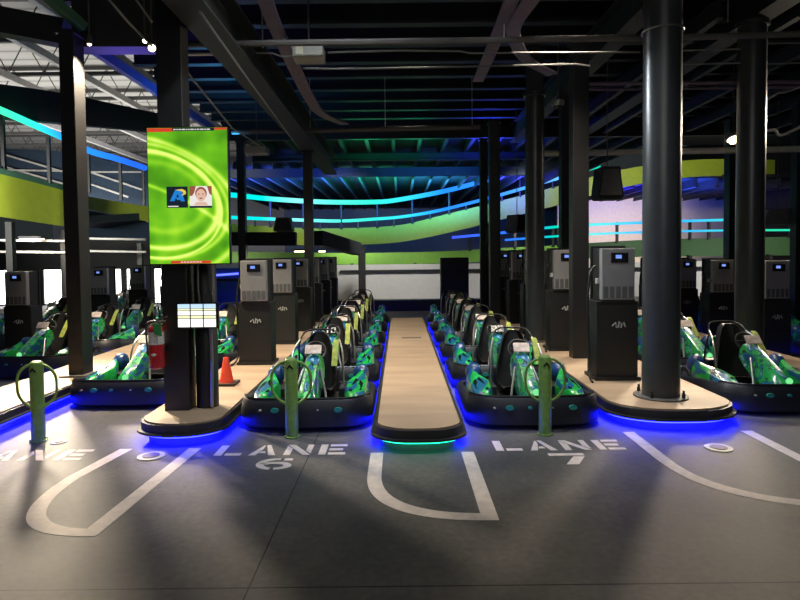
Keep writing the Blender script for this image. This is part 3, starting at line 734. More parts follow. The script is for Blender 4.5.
# ------------------------------------------------------------------ go-karts
def kart_proto():
    t = empty('go_kart', (0, 0, 0), 'kart', 'go-kart', 'karts queued in the lanes')
    # wrap-round bumper
    hw, L = 0.605, 1.50
    path = []
    def corner(cx, cy, r, a0, a1, n=6):
        for k in range(n+1):
            q = R(a0+(a1-a0)*k/n); path.append((cx+r*math.cos(q), cy+r*math.sin(q), 0))
    corner(-hw+0.26, 0.28, 0.26, 180, 262); path.append((0, 0.0, 0)); corner(hw-0.26, 0.28, 0.26, 278, 360)
    corner(hw-0.16, L-0.18, 0.16, 0, 90, 4); corner(-hw+0.16, L-0.18, 0.16, 90, 180, 4)
    def sec(i, p, tt, side):
        front = max(0.0, min(1.0, (0.62-p.y)/0.4))
        zt = 0.17+0.14*front
        return [p+side*o+Vector((0, 0, z)) for o, z in ((-0.05, 0.05), (0.01, 0.03), (0.045, 0.055), (0.04, zt*0.62), (0.018, zt-0.02), (-0.005, zt), (-0.05, zt-0.01))]
    MB().sweep(path, sec, True).build('bumper', M['kart_black'], t, True)
    rim = [(p[0], p[1], 0.17+0.14*max(0.0, min(1.0, (0.62-p[1])/0.4))+0.002) for p in path]
    MB().tube([p for p in rim if p[1] < 0.7], 0.010, 6).build('bumper_rim', M['kart_tube'], t, True)
    for x, w, m in ((-0.26, 0.05, 'kart_teal'), (-0.07, 0.028, 'kart_teal'), (0.33, 0.05, 'kart_teal'), (-0.40, 0.018, 'decal'), (0.14, 0.012, 'decal')):
        y = -0.035+0.09*abs(x)**2+0.018
        MB().lathe([(w*0.6, 0), (w*0.6, 0.02)], 14, 'y', (0, 0, 0)).build('bumper_sticker', M[m], t, loc=(x, y-0.02-0.012, 0.215)).scale = (1.25, 1, 0.75)
    MB().box(-0.5, 0.5, 0.06, L-0.1, 0.05, 0.085).build('floor_tray', M['kart_tray'], t)
    # nose cowl rising to the steering wheel
    rings = []
    for y, w, zb, zt in ((0.07, 0.06, 0.10, 0.24), (0.14, 0.095, 0.10, 0.35), (0.30, 0.09, 0.14, 0.42), (0.50, 0.08, 0.24, 0.52), (0.68, 0.095, 0.38, 0.60), (0.80, 0.085, 0.46, 0.62)):
        rings.append([(w*1.25, y, zb), (w*1.1, y, zb+(zt-zb)*0.55), (w*0.7, y, zt-0.02), (0, y, zt), (-w*0.7, y, zt-0.02), (-w*1.1, y, zb+(zt-zb)*0.55), (-w*1.25, y, zb)])
    MB().loft(rings).build('nose_cowl', M['kart_body'], t, True)
    MB().lathe([(0.034, 0.0), (0.03, -0.02), (0.015, -0.028)], 14, 'y', (0, 0, 0)).build('headlight', M['kart_light'], t, True, loc=(0.02, 0.115, 0.325))
    n = MB().box(-0.085, 0.085, -0.055, 0.055, -0.008, 0.008).build('number_panel', M['kart_number'], t, bevel=0.006, loc=(0, 0.71, 0.665)); n.rotation_euler = (R(50), 0, 0)
    # side pods
    for s in (-1, 1):
        rings = []
        for y, xi, xo, zt in ((0.14, 0.46, 0.50, 0.22), (0.24, 0.40, 0.55, 0.285), (0.42, 0.35, 0.575, 0.325), (0.66, 0.34, 0.58, 0.345), (0.86, 0.41, 0.57, 0.365), (0.98, 0.46, 0.55, 0.40)):
            xm = (xi+xo)/2
            rings.append([(s*xi, y, 0.17), (s*xi, y, zt-0.05), (s*(xi+0.02), y, zt-0.01), (s*xm, y, zt), (s*(xo-0.03), y, zt-0.03), (s*xo, y, zt-0.10 if zt > 0.28 else zt-0.03), (s*xo, y, 0.17)])
        MB().loft(rings).build('side_pod', M['kart_pod'], t, True)
        b = MB()
        b.loft([[(s*0.395, 0.36, z-0.012), (s*0.43, 0.34, z-0.015), (s*0.47, 0.68, z+0.028), (s*0.44, 0.72, z+0.03)] for z in (0.300, 0.322)])
        b.build('pod_mark', M['bezel'], t)
        b = MB()
        b.loft([[(s*0.475, 0.38, z-0.012), (s*0.52, 0.40, z-0.018), (s*0.525, 0.62, z+0.004), (s*0.49, 0.70, z+0.022)] for z in (0.300, 0.322)])
        b.build('pod_mark', M['bezel'], t)
        MB().lathe([(0.0005, -0.085), (0.06, -0.075), (0.105, -0.03), (0.115, 0.02), (0.10, 0.06), (0.05, 0.085), (0.0005, 0.09)], 16, 'x').build('rear_fender', M['kart_blue'], t, True, loc=(s*0.47, 1.06, 0.335))
        for y, r in ((0.26, 0.115), (1.26, 0.14)):
            w = MB().lathe([(r*0.55, -0.055), (r-0.015, -0.06), (r, -0.045), (r, 0.045), (r-0.015, 0.06), (r*0.55, 0.055)], 20, 'x').build('wheel', M['kart_tyre'], t, True, loc=(s*0.44, y, r))
            MB().lathe([(r*0.54, -0.058), (r*0.42, -0.045), (r*0.42, 0.045), (r*0.54, 0.058)], 16, 'x').build('rim', M['kart_rim'], w, True)
        MB().tube([(s*0.09, 0.60, 0.48), (s*0.15, 0.45, 0.28), (s*0.19, 0.34, 0.10)], 0.012, 8).build('side_bar', M['steel'], t, True)
    MB().tube([(0.0, 0.76, 0.55), (0.0, 0.86, 0.63)], 0.014, 8).build('steering_column', M['kart_tube'], t)
    w = MB().tube([(0.11*math.cos(q), 0, 0.11*math.sin(q)) for q in (2*math.pi*k/24 for k in range(24))], 0.013, 8, True).tube([(-0.10, 0, 0), (0.10, 0, 0)], 0.012, 6).build('steering_wheel', M['kart_seat'], t, True, loc=(0, 0.85, 0.625)); w.rotation_euler = (R(-35), 0, 0)
    # seat
    rings = []
    for y, z, w, d in ((0.92, 0.20, 0.17, 0.05), (1.00, 0.14, 0.19, 0.05), (1.09, 0.17, 0.20, 0.06), (1.15, 0.34, 0.20, 0.06), (1.19, 0.50, 0.17, 0.05), (1.23, 0.64, 0.13, 0.045), (1.25, 0.74, 0.10, 0.04), (1.255, 0.78, 0.06, 0.03)):
        k = 1 if z < 0.2 and y < 1.1 else 0
        if k: rings.append([(-w, y, z+0.08), (-w*0.7, y, z), (0, y, z-0.02), (w*0.7, y, z), (w, y, z+0.08), (w, y, z-0.02), (0, y, z-d-0.02), (-w, y, z-0.02)])
        else: rings.append([(-w, y-0.08, z), (-w*0.7, y, z), (0, y+0.02, z), (w*0.7, y, z), (w, y-0.08, z), (w, y+0.02, z), (0, y+0.02+d, z), (-w, y+0.02, z)])
    MB().loft(rings).build('seat', M['kart_seat'], t, True)
    # padded yellow-green guard bar beside the seat
    MB().loft([[(x+dx, y, z) for dx, dy in ((-0.032, 0), (0.032, 0))]+[(x+dx, y+0.05, z+0.02) for dx in (0.032, -0.032)] for x, y, z in ((0.205, 0.80, 0.47), (0.205, 0.87, 0.55), (0.205, 0.95, 0.63), (0.205, 1.02, 0.70))]).build('guard_pad', M['kart_pad'], t, bevel=0.008)
    # roll hoop with braces
    pts = densify([[-0.25, 1.30, 0.12], [-0.245, 1.28, 0.45], [-0.23, 1.22, 0.66], [-0.17, 1.32, 0.78], [0, 1.34, 0.80], [0.17, 1.32, 0.78], [0.23, 1.22, 0.66], [0.245, 1.28, 0.45], [0.25, 1.30, 0.12]], 4)
    MB().tube(pts, 0.011, 8).build('roll_hoop', M['kart_seat'], t, True)
    for s in (-1, 1):
        MB().tube(densify([[s*0.22, 1.23, 0.70], [s*0.27, 1.05, 0.60], [s*0.29, 0.95, 0.42], [s*0.30, 0.90, 0.16]], 4), 0.011, 8).build('hoop_brace', M['steel'], t, True)
    for x in (-0.19, 0.19):
        MB().box(x-0.03, x+0.03, 0.20, 0.215, 0.12, 0.25).build('pedal', M['steel'], t)
        MB().box(x*1.75-0.075, x*1.75+0.075, 0.72, 1.0, 0.09, 0.25).build('battery_box', M['kart_black'], t, bevel=0.012)
    MB().bar((-0.42, 0.30, 0.13), (0.42, 0.30, 0.13), 0.02, 0.02).build('front_axle', M['steel'], t)
    MB().box(-0.20, 0.20, 1.30, 1.44, 0.08, 0.34).build('motor_cover', M['kart_black'], t, bevel=0.02)
    MB().box(-0.16, 0.16, 1.335, 1.365, 0.50, 0.62).build('rear_plate', M['kart_body'], t, bevel=0.008)
    return t
KP = kart_proto()
ORD = ['first', 'second', 'third', 'fourth', 'fifth', 'sixth', 'seventh', 'eighth']
first = [True]
def kart(x, y, label, rz=0):
    if first[0]: o = KP; first[0] = False
    else: o = copy_tree(KP)
    o.location = (x, y, 0); o.rotation_euler = (0, 0, rz); o['label'] = label
    return o
def digits(root, txt):
    """white racing number standing on the dark number panel"""
    p = [c for c in root.children if c.name.startswith('number_panel')][0]
    p.data = p.data.copy(); p.data.materials[0] = M['bezel']
    for i, ch in enumerate(txt):
        cx = -0.038*(len(txt)-1)+0.076*i
        path = {'0': [(-.022, -.035), (.022, -.035), (.022, .035), (-.022, .035)], '1': [(0, -.04), (0, .04)], '2': [(-.022, .035), (.022, .035), (.022, 0), (-.022, -.03), (.025, -.035)]}[ch]
        MB().tube([(cx+x, z, 0.010) for x, z in path], 0.009, 6, ch == '0').build('number', M['scr_white_m'], p)
M['scr_white_m'] = mat('white_number_paint', (0.8, 0.78, 0.74), 0.5)
SP = 1.57
for i in range(6):
    k = kart(-0.92, 5.57+SP*i, '%s kart back from the bollard in lane 6, green and blue with black bumper' % ORD[i])
    if i == 1: k6 = k
for i in range(6):
    k = kart(1.27, 5.57+SP*i, '%s kart back from the bollard in lane 7, green and blue with black bumper' % ORD[i])
    if i == 1: k7 = k
for i in range(5): kart(-3.08, 6.50+SP*i, '%s kart back in the lane beside the fire extinguisher column' % ORD[i])
for i in range(5): kart(-5.30, 8.15+SP*i, '%s kart back in the lane across the walkway with one square column' % ORD[i])
for i in range(4): kart(-7.5, 10.6+SP*i, '%s kart back in the lane against the bright windows' % ORD[i])
for i in range(6): kart(3.93, 5.95+SP*i, '%s kart back in the lane just past the thick round column' % ORD[i])
for i in range(4): kart(6.85, 8.6+SP*i, '%s kart back in the lane past the second thick round column' % ORD[i])
digits(k6, '10'); digits(k7, '22')

# ------------------------------------------------------------------ charging cabinets
def cabinet_proto():
    t = empty('charging_cabinet', (0, 0, 0), 'cab', 'charging cabinet', 'kart charging cabinets')
    MB().box(-0.235, 0.235, -0.17, 0.17, 0.04, 0.90).build('body', M['cab_black'], t, bevel=0.006)
    MB().box(-0.26, 0.26, -0.20, 0.20, 0, 0.04).build('foot', M['cab_black'], t)
    u = MB().box(-0.185, 0.185, -0.20, -0.10, 0.92, 1.50).build('power_unit', M['cab_grey'], t, bevel=0.010)
    MB().box(-0.178, 0.19, -0.102, 0.15, 0.925, 1.505).build('rear_housing', M['cab_black'], t)
    MB().box(-0.20, 0.205, 0.145, 0.18, 0.88, 1.53).build('mounting_plate', M['cab_black'], t)
    MB().box(-0.19, 0.19, -0.19, 0.14, 0.895, 0.921).build('unit_tray', M['cab_black'], t)
    d = MB().box(-0.085, 0.105, -0.212, -0.20, 1.34, 1.45).build('display', M['bezel'], u)
    MB().box(-0.035, 0.030, -0.216, -0.209, 1.385, 1.425).build('display_screen', M['lcd'], t)
    for k in range(5):
        MB().box(-0.165+0.07*k, -0.165+0.07*k+0.05, -0.205, -0.198, 0.94, 1.07).build('vent', M['cab_vent'], u)
    for pts in ([(-0.06, 0.62), (-0.02, 0.66), (-0.01, 0.60)], [(0.01, 0.60), (0.02, 0.67), (0.05, 0.64), (0.04, 0.60)], [(0.07, 0.66), (0.09, 0.61)]):
        MB().tube([(x, -0.171, z) for x, z in pts], 0.009, 6).build('pale_mark', M['decal'], t)
    MB().tube(densify([[-0.19, 0.02, 1.30], [-0.25, 0.0, 1.22], [-0.29, -0.02, 0.9], [-0.28, -0.02, 0.5], [-0.27, -0.05, 0.16], [-0.30, -0.14, 0.03], [-0.33, -0.32, 0.015]], 4), 0.014, 8).build('charging_cable', M['cable'], t, True)
    b = MB().box(-0.215, -0.186, -0.12, -0.05, 1.10, 1.16).build('cable_clip', M['decal'], t)
    return t
CP = cabinet_proto(); cfirst = [True]
def cabinet(x, y, label, z=PZ, rz=0, sc=1.0):
    if cfirst[0]: o = CP; cfirst[0] = False
    else: o = copy_tree(CP)
    o.location = (x, y, z); o['label'] = label; o.rotation_euler = (0, 0, rz); o.scale = (sc, sc, sc)
    return o
YB = [8.15, 10.0, 11.7, 13.3, 15.0, 16.6]
for i, y in enumerate(YB):
    cabinet(-1.95, y, '%s charging cabinet back on the walkway with the green screen' % ORD[i], sc=0.93)
YD = [6.95, 9.05, 10.95, 12.6, 14.2, 15.9]
for i, y in enumerate(YD): cabinet(2.46 if i != 3 else 2.50, y, '%s charging cabinet back on the walkway with the thick round column' % ORD[i])
for i, (x, y) in enumerate(((-6.36, 10.1), (-6.34, 12.8), (-6.36, 14.7), (-6.36, 16.6))): cabinet(x, y, '%s charging cabinet back in front of the bright windows' % ORD[i], 0, sc=0.96)
for i, (x, y) in enumerate(((5.80, 9.4), (5.80, 10.95), (5.80, 12.3), (5.8, 13.8))): cabinet(x, y, '%s charging cabinet back on the floor past the second round column' % ORD[i], 0)

# ------------------------------------------------------------------ the big screen and what hangs on its column
TX, TY, TZ = at(188.5, 196, 5.42).x, 5.42, at(188.5, 196, 5.42).z
tv = empty('portrait_screen', (TX, TY, TZ), 'tall portrait screen showing a bright green swirl with two small pictures', 'screen')
TW, TH = 0.73, 1.235
MB().box(-TW/2, TW/2, 0.0, 0.06, -TH/2, TH/2).build('housing', M['bezel'], tv, bevel=0.006)
MB().box(-TW/2+0.008, TW/2-0.008, -0.004, 0.002, -TH/2+0.010, TH/2-0.010).build('display', M['screen'], tv)
MB().box(-0.30, -0.12, 0.06, 0.199, -0.12, 0.12).build('wall_bracket', M['black'], tv)
def pane(x0, x1, z0, z1, m, name, d=0.006): return MB().box(x0, x1, -d, -0.003, z0, z1).build(name, M[m], tv)
pane(-TW/2+0.01, -0.13, TH/2-0.045, TH/2-0.012, 'scr_red', 'red_banner'); pane(-0.13, TW/2-0.12, TH/2-0.038, TH/2-0.012, 'scr_dark', 'header_bar')
pane(TW/2-0.12, TW/2-0.01, TH/2-0.030, TH/2-0.012, 'scr_red', 'red_banner')
x = -0.12
while x < TW/2-0.16:
    w = random.choice((0.012, 0.02, 0.03)); pane(x, x+w, TH/2-0.030, TH/2-0.021, 'scr_white', 'caption_dash', 0.008); x += w+0.008
pane(-0.17, 0.19, -TH/2+0.012, -TH/2+0.036, 'scr_red', 'footer_bar')
x = -0.08
while x < 0.09: pane(x, x+0.02, -TH/2+0.020, -TH/2+0.028, 'scr_white', 'caption_dash', 0.008); x += 0.028
pane(-0.195, -0.005, -0.105, 0.085, 'scr_dark', 'badge_square'); pane(0.012, 0.212, -0.108, 0.087, 'scr_white', 'portrait_photo')
def scr_poly(pts, m, name, d):
    n = len(pts); return MB().loft([[(x, -d, z) for x, z in pts], [(x, -0.004, z) for x, z in pts]]).build(name, M[m], tv)
scr_poly([(-0.165, -0.045), (-0.125, -0.045), (-0.095, 0.02), (-0.08, -0.012), (-0.11, -0.012), (-0.10, -0.035), (-0.07, -0.035), (-0.065, -0.048), (-0.032, -0.048), (-0.062, 0.055), (-0.115, 0.055)], 'scr_blue', 'badge_letter', 0.009)
scr_poly([(-0.115, 0.055), (-0.05, 0.062), (-0.022, 0.045), (-0.02, 0.02), (-0.06, 0.0), (-0.04, 0.028), (-0.06, 0.043)], 'scr_yellow', 'badge_swoosh', 0.011)
scr_poly([(-0.185, -0.088), (-0.09, -0.088), (-0.09, -0.097), (-0.185, -0.097)], 'scr_white', 'caption_dash', 0.009)
def disc(cx, cz, rx, rz, m, name, d): return scr_poly([(cx+rx*math.cos(2*math.pi*k/20), cz+rz*math.sin(2*math.pi*k/20)) for k in range(20)], m, name, d)
scr_poly([(0.012, 0.0), (0.012, 0.087), (0.07, 0.087), (0.055, 0.03), (0.035, 0.0)], 'scr_brown', 'portrait_backdrop', 0.008)
scr_poly([(0.19, 0.02), (0.212, 0.0), (0.212, 0.087), (0.17, 0.087)], 'scr_brown', 'portrait_backdrop', 0.008)
disc(0.115, 0.022, 0.052, 0.058, 'scr_brown', 'portrait_hair', 0.008); disc(0.115, 0.005, 0.043, 0.055, 'scr_peach', 'portrait_face', 0.010)
scr_poly([(0.05, -0.085), (0.18, -0.085), (0.155, -0.055), (0.075, -0.055)], 'scr_peach', 'portrait_shoulders', 0.009)
disc(0.097, 0.015, 0.007, 0.005, 'scr_brown', 'portrait_eye', 0.012); disc(0.133, 0.015, 0.007, 0.005, 'scr_brown', 'portrait_eye', 0.012); disc(0.115, -0.022, 0.015, 0.006, 'scr_brown', 'portrait_mouth', 0.012)
pane(0.012, 0.212, -0.108, -0.090, 'scr_dark', 'portrait_caption', 0.012)

t = empty('cable_riser', (-1.885, 5.80, PZ), 'black upright round cable riser beside the column under the green screen', 'cable riser')
MB().lathe([(0.105, 0), (0.105, 1.40), (0.09, 1.42)], 26).build('casing', M['column_flat'], t, True)
MB().tube([(0.075, -0.115, 0.02), (0.085, -0.115, 0.5), (0.078, -0.115, 0.85)], 0.016, 8).build('conduit', M['steel'], t, True)
MB().tube([(-0.02, -0.10, 0.95), (-0.03, -0.115, 1.15), (-0.03, -0.11, 1.40)], 0.012, 8).build('conduit', M['steel'], t, True)
MB().box(0.045, 0.115, -0.16, -0.09, 0.98, 1.10).build('junction_box', M['speaker'], t)
t = empty('lit_grid_panel', (at(196, 316, 5.50).x, 5.52, at(196, 316, 5.50).z), 'small bright panel of white lit tiles in three columns under the green screen', 'panel')
MB().box(-0.185, 0.195, 0.0, 0.05, -0.12, 0.12).build('housing', M['bezel'], t, bevel=0.005)
for i in range(3):
    x0 = -0.172+0.120*i
    for z0, z1, m in ((0.068, 0.108, 'grid_blue'), (0.050, 0.064, 'grid_yellow'), (0.006, 0.044, 'grid_white'), (-0.022, 0.000, 'grid_yellow'), (-0.104, -0.028, 'grid_white')):
        MB().box(x0, x0+0.108, -0.006, 0.002, z0, z1).build('lit_tile', M[m], t)
MB().box(-0.06, -0.02, 0.05, 0.08, -0.05, 0.05).build('bracket', M['black'], t)

t = empty('fire_extinguisher', (-2.262, 5.53, 0), 'red fire extinguisher with white label hung on the column beside the green screen', 'fire extinguisher')
z0 = 0.62
MB().lathe([(0.045, z0), (0.066, z0+0.015), (0.068, z0+0.03), (0.068, z0+0.36), (0.060, z0+0.385), (0.03, z0+0.41), (0.02, z0+0.42)], 26).build('cylinder', M['red'], t, True)
MB().lathe([(0.0695, z0+0.23), (0.0695, z0+0.345)], 26).build('label_sheet', M['tagwhite'], t, True)
MB().loft([[(-0.028, -0.0695, z0+0.14), (0, -0.071, z0+0.125), (0.028, -0.0695, z0+0.14), (0, -0.071, z0+0.155)], [(-0.028, -0.06, z0+0.14), (0, -0.06, z0+0.125), (0.028, -0.06, z0+0.14), (0, -0.06, z0+0.155)]]).build('diamond_mark', M['tagwhite'], t)
MB().lathe([(0.022, z0+0.415), (0.022, z0+0.45), (0.012, z0+0.455)], 12).build('valve', M['steel'], t, True)
MB().bar((-0.01, 0, z0+0.455), (0.11, -0.02, z0+0.485), 0.02, 0.012).build('lever', M['steel'], t)
MB().bar((-0.01, 0, z0+0.44), (0.10, -0.02, z0+0.44), 0.02, 0.012).build('carry_handle', M['steel'], t)
MB().tube(densify([[-0.02, 0, z0+0.44], [-0.07, -0.01, z0+0.43], [-0.088, -0.01, z0+0.34], [-0.082, -0.005, z0+0.2], [-0.076, 0, z0+0.12]], 4), 0.009, 8).build('hose', M['cable'], t, True)
MB().loft([[(0.0, -0.075, z0+0.43), (0.075, -0.08, z0+0.42), (0.085, -0.08, z0+0.31), (0.015, -0.078, z0+0.33)], [(0.0, -0.072, z0+0.43), (0.075, -0.077, z0+0.42), (0.085, -0.077, z0+0.31), (0.015, -0.075, z0+0.33)]]).build('inspection_tag', M['taggreen'], t)
MB().box(0.02, 0.06, 0.05, 0.0915, z0+0.15, z0+0.21).build('wall_clip', M['black'], t)

cx, cy = -1.985, 6.78
t = empty('traffic_cone', (cx, cy, PZ), 'small orange traffic cone with a dark square base', 'traffic cone')
MB().box(-0.125, 0.125, -0.125, 0.125, 0, 0.03).build('base', M['conebase'], t, bevel=0.008)
MB().lathe([(0.085, 0.03), (0.075, 0.05), (0.03, 0.30), (0.022, 0.31), (0.02, 0.30)], 24).build('cone_body', M['cone'], t, True)

# ------------------------------------------------------------------ black case, blue barrier, soffits
t = empty('equipment_case', (1.55, 16.9, 0), 'tall matt black equipment case standing at the end of lane 7', 'case')
MB().box(-0.39, 0.39, 0, 0.5, 0.0, 1.56).build('body', M['speaker_black'], t, bevel=0.01)
MB().box(-0.40, 0.40, -0.015, 0.0, 0.05, 0.10).build('edge_strip', M['black'], t)
a0, a1 = at(212, 300, 17.35), at(242, 300, 17.35)
t = empty('blue_barrier', ((a0.x+a1.x)/2, 17.35, 0), 'blue track barrier glowing beyond the walkway behind the green screen', 'barrier')
w = (a1.x-a0.x)/2+0.2
MB().box(-w, w, 0, 0.2, 0.02, 0.95).build('body', M['blue_panel'], t, bevel=0.03)
MB().box(-w, w, -0.02, 0.02, 0.95, 1.02).build('cap', M['black'], t)
MB().tube([(-w, -0.03, 1.10), (w, -0.03, 1.18)], 0.03, 8).build('led_tube', mat_emit('led_violet_blue', (0.12, 0.16, 1.0), 2.0), t)
MB().box(-w, w, 0.0, 0.2, 1.02, 1.32).build('upper_board', M['blue_panel'], t)
def soffit(pa, pb, w, h, label):
    o = MB().bar(pa, pb, w, h).build('cable_duct', M['deckdark']); tag(o, label, 'duct')
soffit(at(205, 239, 16.28), at(296, 239, 16.28), 0.3, 0.36, 'black boxed duct running level under the lime ramp, a grey loudspeaker on it')
soffit(at(318, 238, 17.2), at(357, 249, 20.28), 0.3, 0.42, 'black boxed duct sloping down to the short column by the white wall')

def speaker(px, py, Y, w, h, d, m, label, top=None, rz=0.0, face='speaker'):
    c = at(px, py, Y)
    t = empty('loudspeaker', c, label, 'loudspeaker', rz=rz)
    MB().loft([[(-w*0.36, -d/2, h/2), (w*0.36, -d/2, h/2), (w*0.36, d/2, h/2), (-w*0.36, d/2, h/2)], [(-w/2, -d/2, -h*0.42), (w/2, -d/2, -h*0.42), (w/2, d/2, -h*0.42), (-w/2, d/2, -h*0.42)], [(-w*0.42, -d/2, -h/2), (w*0.42, -d/2, -h/2), (w*0.42, d/2, -h/2), (-w*0.42, d/2, -h/2)]]).build('cabinet', M[m], t, bevel=0.01)
    MB().loft([[(-w*0.30, -d/2-0.012, h*0.42), (w*0.30, -d/2-0.012, h*0.42), (w*0.42, -d/2-0.012, -h*0.38), (-w*0.42, -d/2-0.012, -h*0.38)], [(-w*0.30, -d/2, h*0.42), (w*0.30, -d/2, h*0.42), (w*0.42, -d/2, -h*0.38), (-w*0.42, -d/2, -h*0.38)]]).build('grille', M[face], t)
    if top: MB().tube([(0, 0, h/2-0.01), (0, 0, top-c.z)], 0.009, 6).build('hanging_cable', M['pipe'], t)
    return t
speaker(284, 224.9, 16.28, 0.52, 0.38, 0.35, 'speaker', 'grey loudspeaker mounted on the level black duct', face='speaker_black')
speaker(517, 224, 14, 0.42, 0.42, 0.35, 'speaker', 'grey and black loudspeaker hanging just beside the slim round column', CEIL, R(35), 'speaker_black')
speaker(607, 184, 10.4, 0.44, 0.55, 0.4, 'speaker_black', 'big black loudspeaker hanging by a cable beside the thick round column', CEIL)
speaker(777, 217, 13, 0.55, 0.32, 0.4, 'speaker', 'grey loudspeaker hanging past the second thick round column', CEIL, R(-20))
speaker(489, 236, 15.0, 0.16, 0.46, 0.2, 'speaker_black', 'small slim black loudspeaker hung between the far pair of columns', CEIL)

# ------------------------------------------------------------------ ceiling services
def pipe_run(pts, r, m, label, cat='pipe', name='ceiling_pipe'):
    o = MB().tube(pts, r, 8).build(name, M[m], smooth=True); tag(o, label, cat); return o
pipe_run([at(0, 66, 9.0)*1, at(0, 66, 9.0)+Vector((0.01, 0, 0))] if False else [at(395, 50.5, 7.2), at(460, 51, 7.2), at(470, 53, 7.2), at(575, 52.5, 7.2), at(640, 52, 7.2)], 0.012, 'conduit', 'thin pale conduit crossing the black ceiling, the upper of two', 'conduit', 'ceiling_conduit')
pipe_run([at(303, 68.5, 7.6), at(330, 69, 7.6), at(400, 68, 7.6), at(575, 64, 7.6), at(590, 66, 7.6)], 0.012, 'conduit', 'thin pale conduit crossing the black ceiling, the lower of two', 'conduit', 'ceiling_conduit')
pipe_run([at(328, 52.5, 7.2), at(400, 50.5, 7.2)], 0.012, 'conduit', 'short pale conduit beside the white ceiling unit', 'conduit', 'ceiling_conduit')
pipe_run([at(256, 53, 7.0), at(272, 53, 7.0), at(282, 56.5, 7.0), at(296, 56, 7.0)], 0.011, 'conduit', 'pale wavy lead running into the white ceiling unit', 'cable', 'ceiling_cable')
pipe_run([at(182, 44.5, 6.6), at(700, 37, 6.6), at(800, 34, 6.6)], 0.035, 'pipe', 'brown-grey pipe running the whole width under the ceiling joists', 'pipe')
pipe_run([at(232, 132, 11.47), at(300, 131, 11.47), at(480, 127, 11.47)], 0.045, 'pipe', 'brownish pipe crossing in front of the green lit joists', 'pipe')
pipe_run([at(540, 153.5, 11.4), at(640, 152, 11.4), at(800, 149, 11.4)], 0.06, 'white_steel', 'pale lit pipe crossing behind the thick round columns', 'pipe')
pipe_run([at(665, 51, 8.0), at(740, 49, 8.0)], 0.012, 'conduit', 'upper thin conduit between the two thick round columns', 'conduit', 'ceiling_conduit')
pipe_run([at(665, 65, 8.0), at(740, 63, 8.0)], 0.012, 'conduit', 'lower thin conduit between the two thick round columns', 'conduit', 'ceiling_conduit')
pipe_run([at(766, 43.5, 8.4), at(800, 43, 8.4)], 0.012, 'conduit', 'upper thin conduit past the second thick round column', 'conduit', 'ceiling_conduit')
pipe_run([at(766, 64, 8.4), at(800, 63, 8.4)], 0.012, 'conduit', 'lower thin conduit past the second thick round column', 'conduit', 'ceiling_conduit')
pipe_run([at(570, 84, 9.3), at(800, 82, 9.3)], 0.03, 'duct', 'upper violet-grey pipe high behind the thick round columns', 'pipe')
pipe_run([at(570, 90, 9.5), at(800, 87, 9.5)], 0.022, 'duct', 'lower violet-grey pipe high behind the thick round columns', 'pipe')
pipe_run(densify([list(at(766, 100, 9.0)), list(at(778, 93, 9.0)), list(at(786, 92, 9.0)), list(at(812, 82, 9.0))], 5), 0.014, 'conduit', 'pale bent hose at the head of the second thick round column', 'hose', 'air_hose')
pipe_run(densify([list(at(767, 131, 9.6)), list(at(775, 130, 9.6)), list(at(782, 135, 9.6)), list(at(812, 121, 9.6))], 5), 0.022, 'white_steel', 'bright wavy hose lit by the warm lamp', 'hose', 'air_hose')
pipe_run([at(106, -4, 5.0), at(128, 22, 5.3), at(152, 46, 5.7)], 0.010, 'conduit', 'thin conduit sloping to the pair of spot lamps', 'conduit', 'ceiling_conduit')
pipe_run([at(134, -4, 5.2), at(152, 22, 5.5)], 0.010, 'conduit', 'short thin conduit beside the head of the screen column', 'conduit', 'ceiling_conduit')
pipe_run([at(182, 66, 6.0), at(200, 88, 6.6), at(232, 128, 8.2), at(262, 147, 10)], 0.011, 'conduit', 'thin conduit sloping away along the deep girder', 'conduit', 'ceiling_conduit')
pipe_run([at(200, 12, 4.5), at(250, 82, 6.6), at(300, 150, 11.5)], 0.010, 'conduit', 'thin pale wire along the edge of the deep girder', 'conduit', 'ceiling_conduit')
pipe_run([at(182, 54.5, 7.6), at(229, 54, 7.6)], 0.02, 'white_steel', 'short bright pipe beside the head of the screen column', 'pipe')
# hanging rods
for px, y0, y1, Y in ((262, 6, 48, 6.9), (310, 105, 132, 11.47), (504, 14, 40, 6.7), (472, 98, 128, 11.47), (728, 2, 22, 6.6), (385, 100, 130, 11.47), (605, 0, 165, 10.35)):
    a, b_ = at(px, y0, Y), at(px, y1, Y); b_.x = a.x
    a.z = CEIL if Y < 8 else (5.0 if Y > 11 else 4.45+0.02)
    if px == 605: continue
    o = MB().tube([a, b_], 0.008, 6).build('hanger_rod', M['steel']); tag(o, 'thin steel rod holding up a ceiling pipe', 'hanger rod', 'pipe hanger rods')
# curved violet-grey steel strips
def strip(rows, w, label):
    pts = densify([list(at(px, py, Y)) for px, py, Y in rows], 6)
    b = MB(); b.sweep(pts, lambda i, p, t, side: [p+side*(-w/2), p+side*(w/2), p+side*(w/2)+Vector((0, 0, 0.03)), p+side*(-w/2)+Vector((0, 0, 0.03))])
    o = b.build('ceiling_strip', M['duct']); tag(o, label, 'strip')
strip([(259, -20, 6.0), (272, 20, 6.6), (295, 70, 7.8), (310, 100, 9.0), (322, 115, 10.0), (345, 125, 11.0)], 0.16, 'curved violet-grey strip under the ceiling behind the white unit')
strip([(520, -20, 6.0), (508, 10, 6.4), (492, 50, 7.4), (478, 82, 8.8)], 0.15, 'straight violet-grey strip of the crossing pair under the ceiling')
strip([(548, -20, 5.8), (528, 6, 6.2), (514, 28, 6.8), (516, 44, 7.4), (528, 62, 8.2), (552, 75, 9.0)], 0.16, 'hooked violet-grey strip of the crossing pair under the ceiling')
c = at(309, 54, 6.9)
t = empty('ceiling_unit', c, 'white boxy unit hung under the black ceiling', 'ceiling unit')
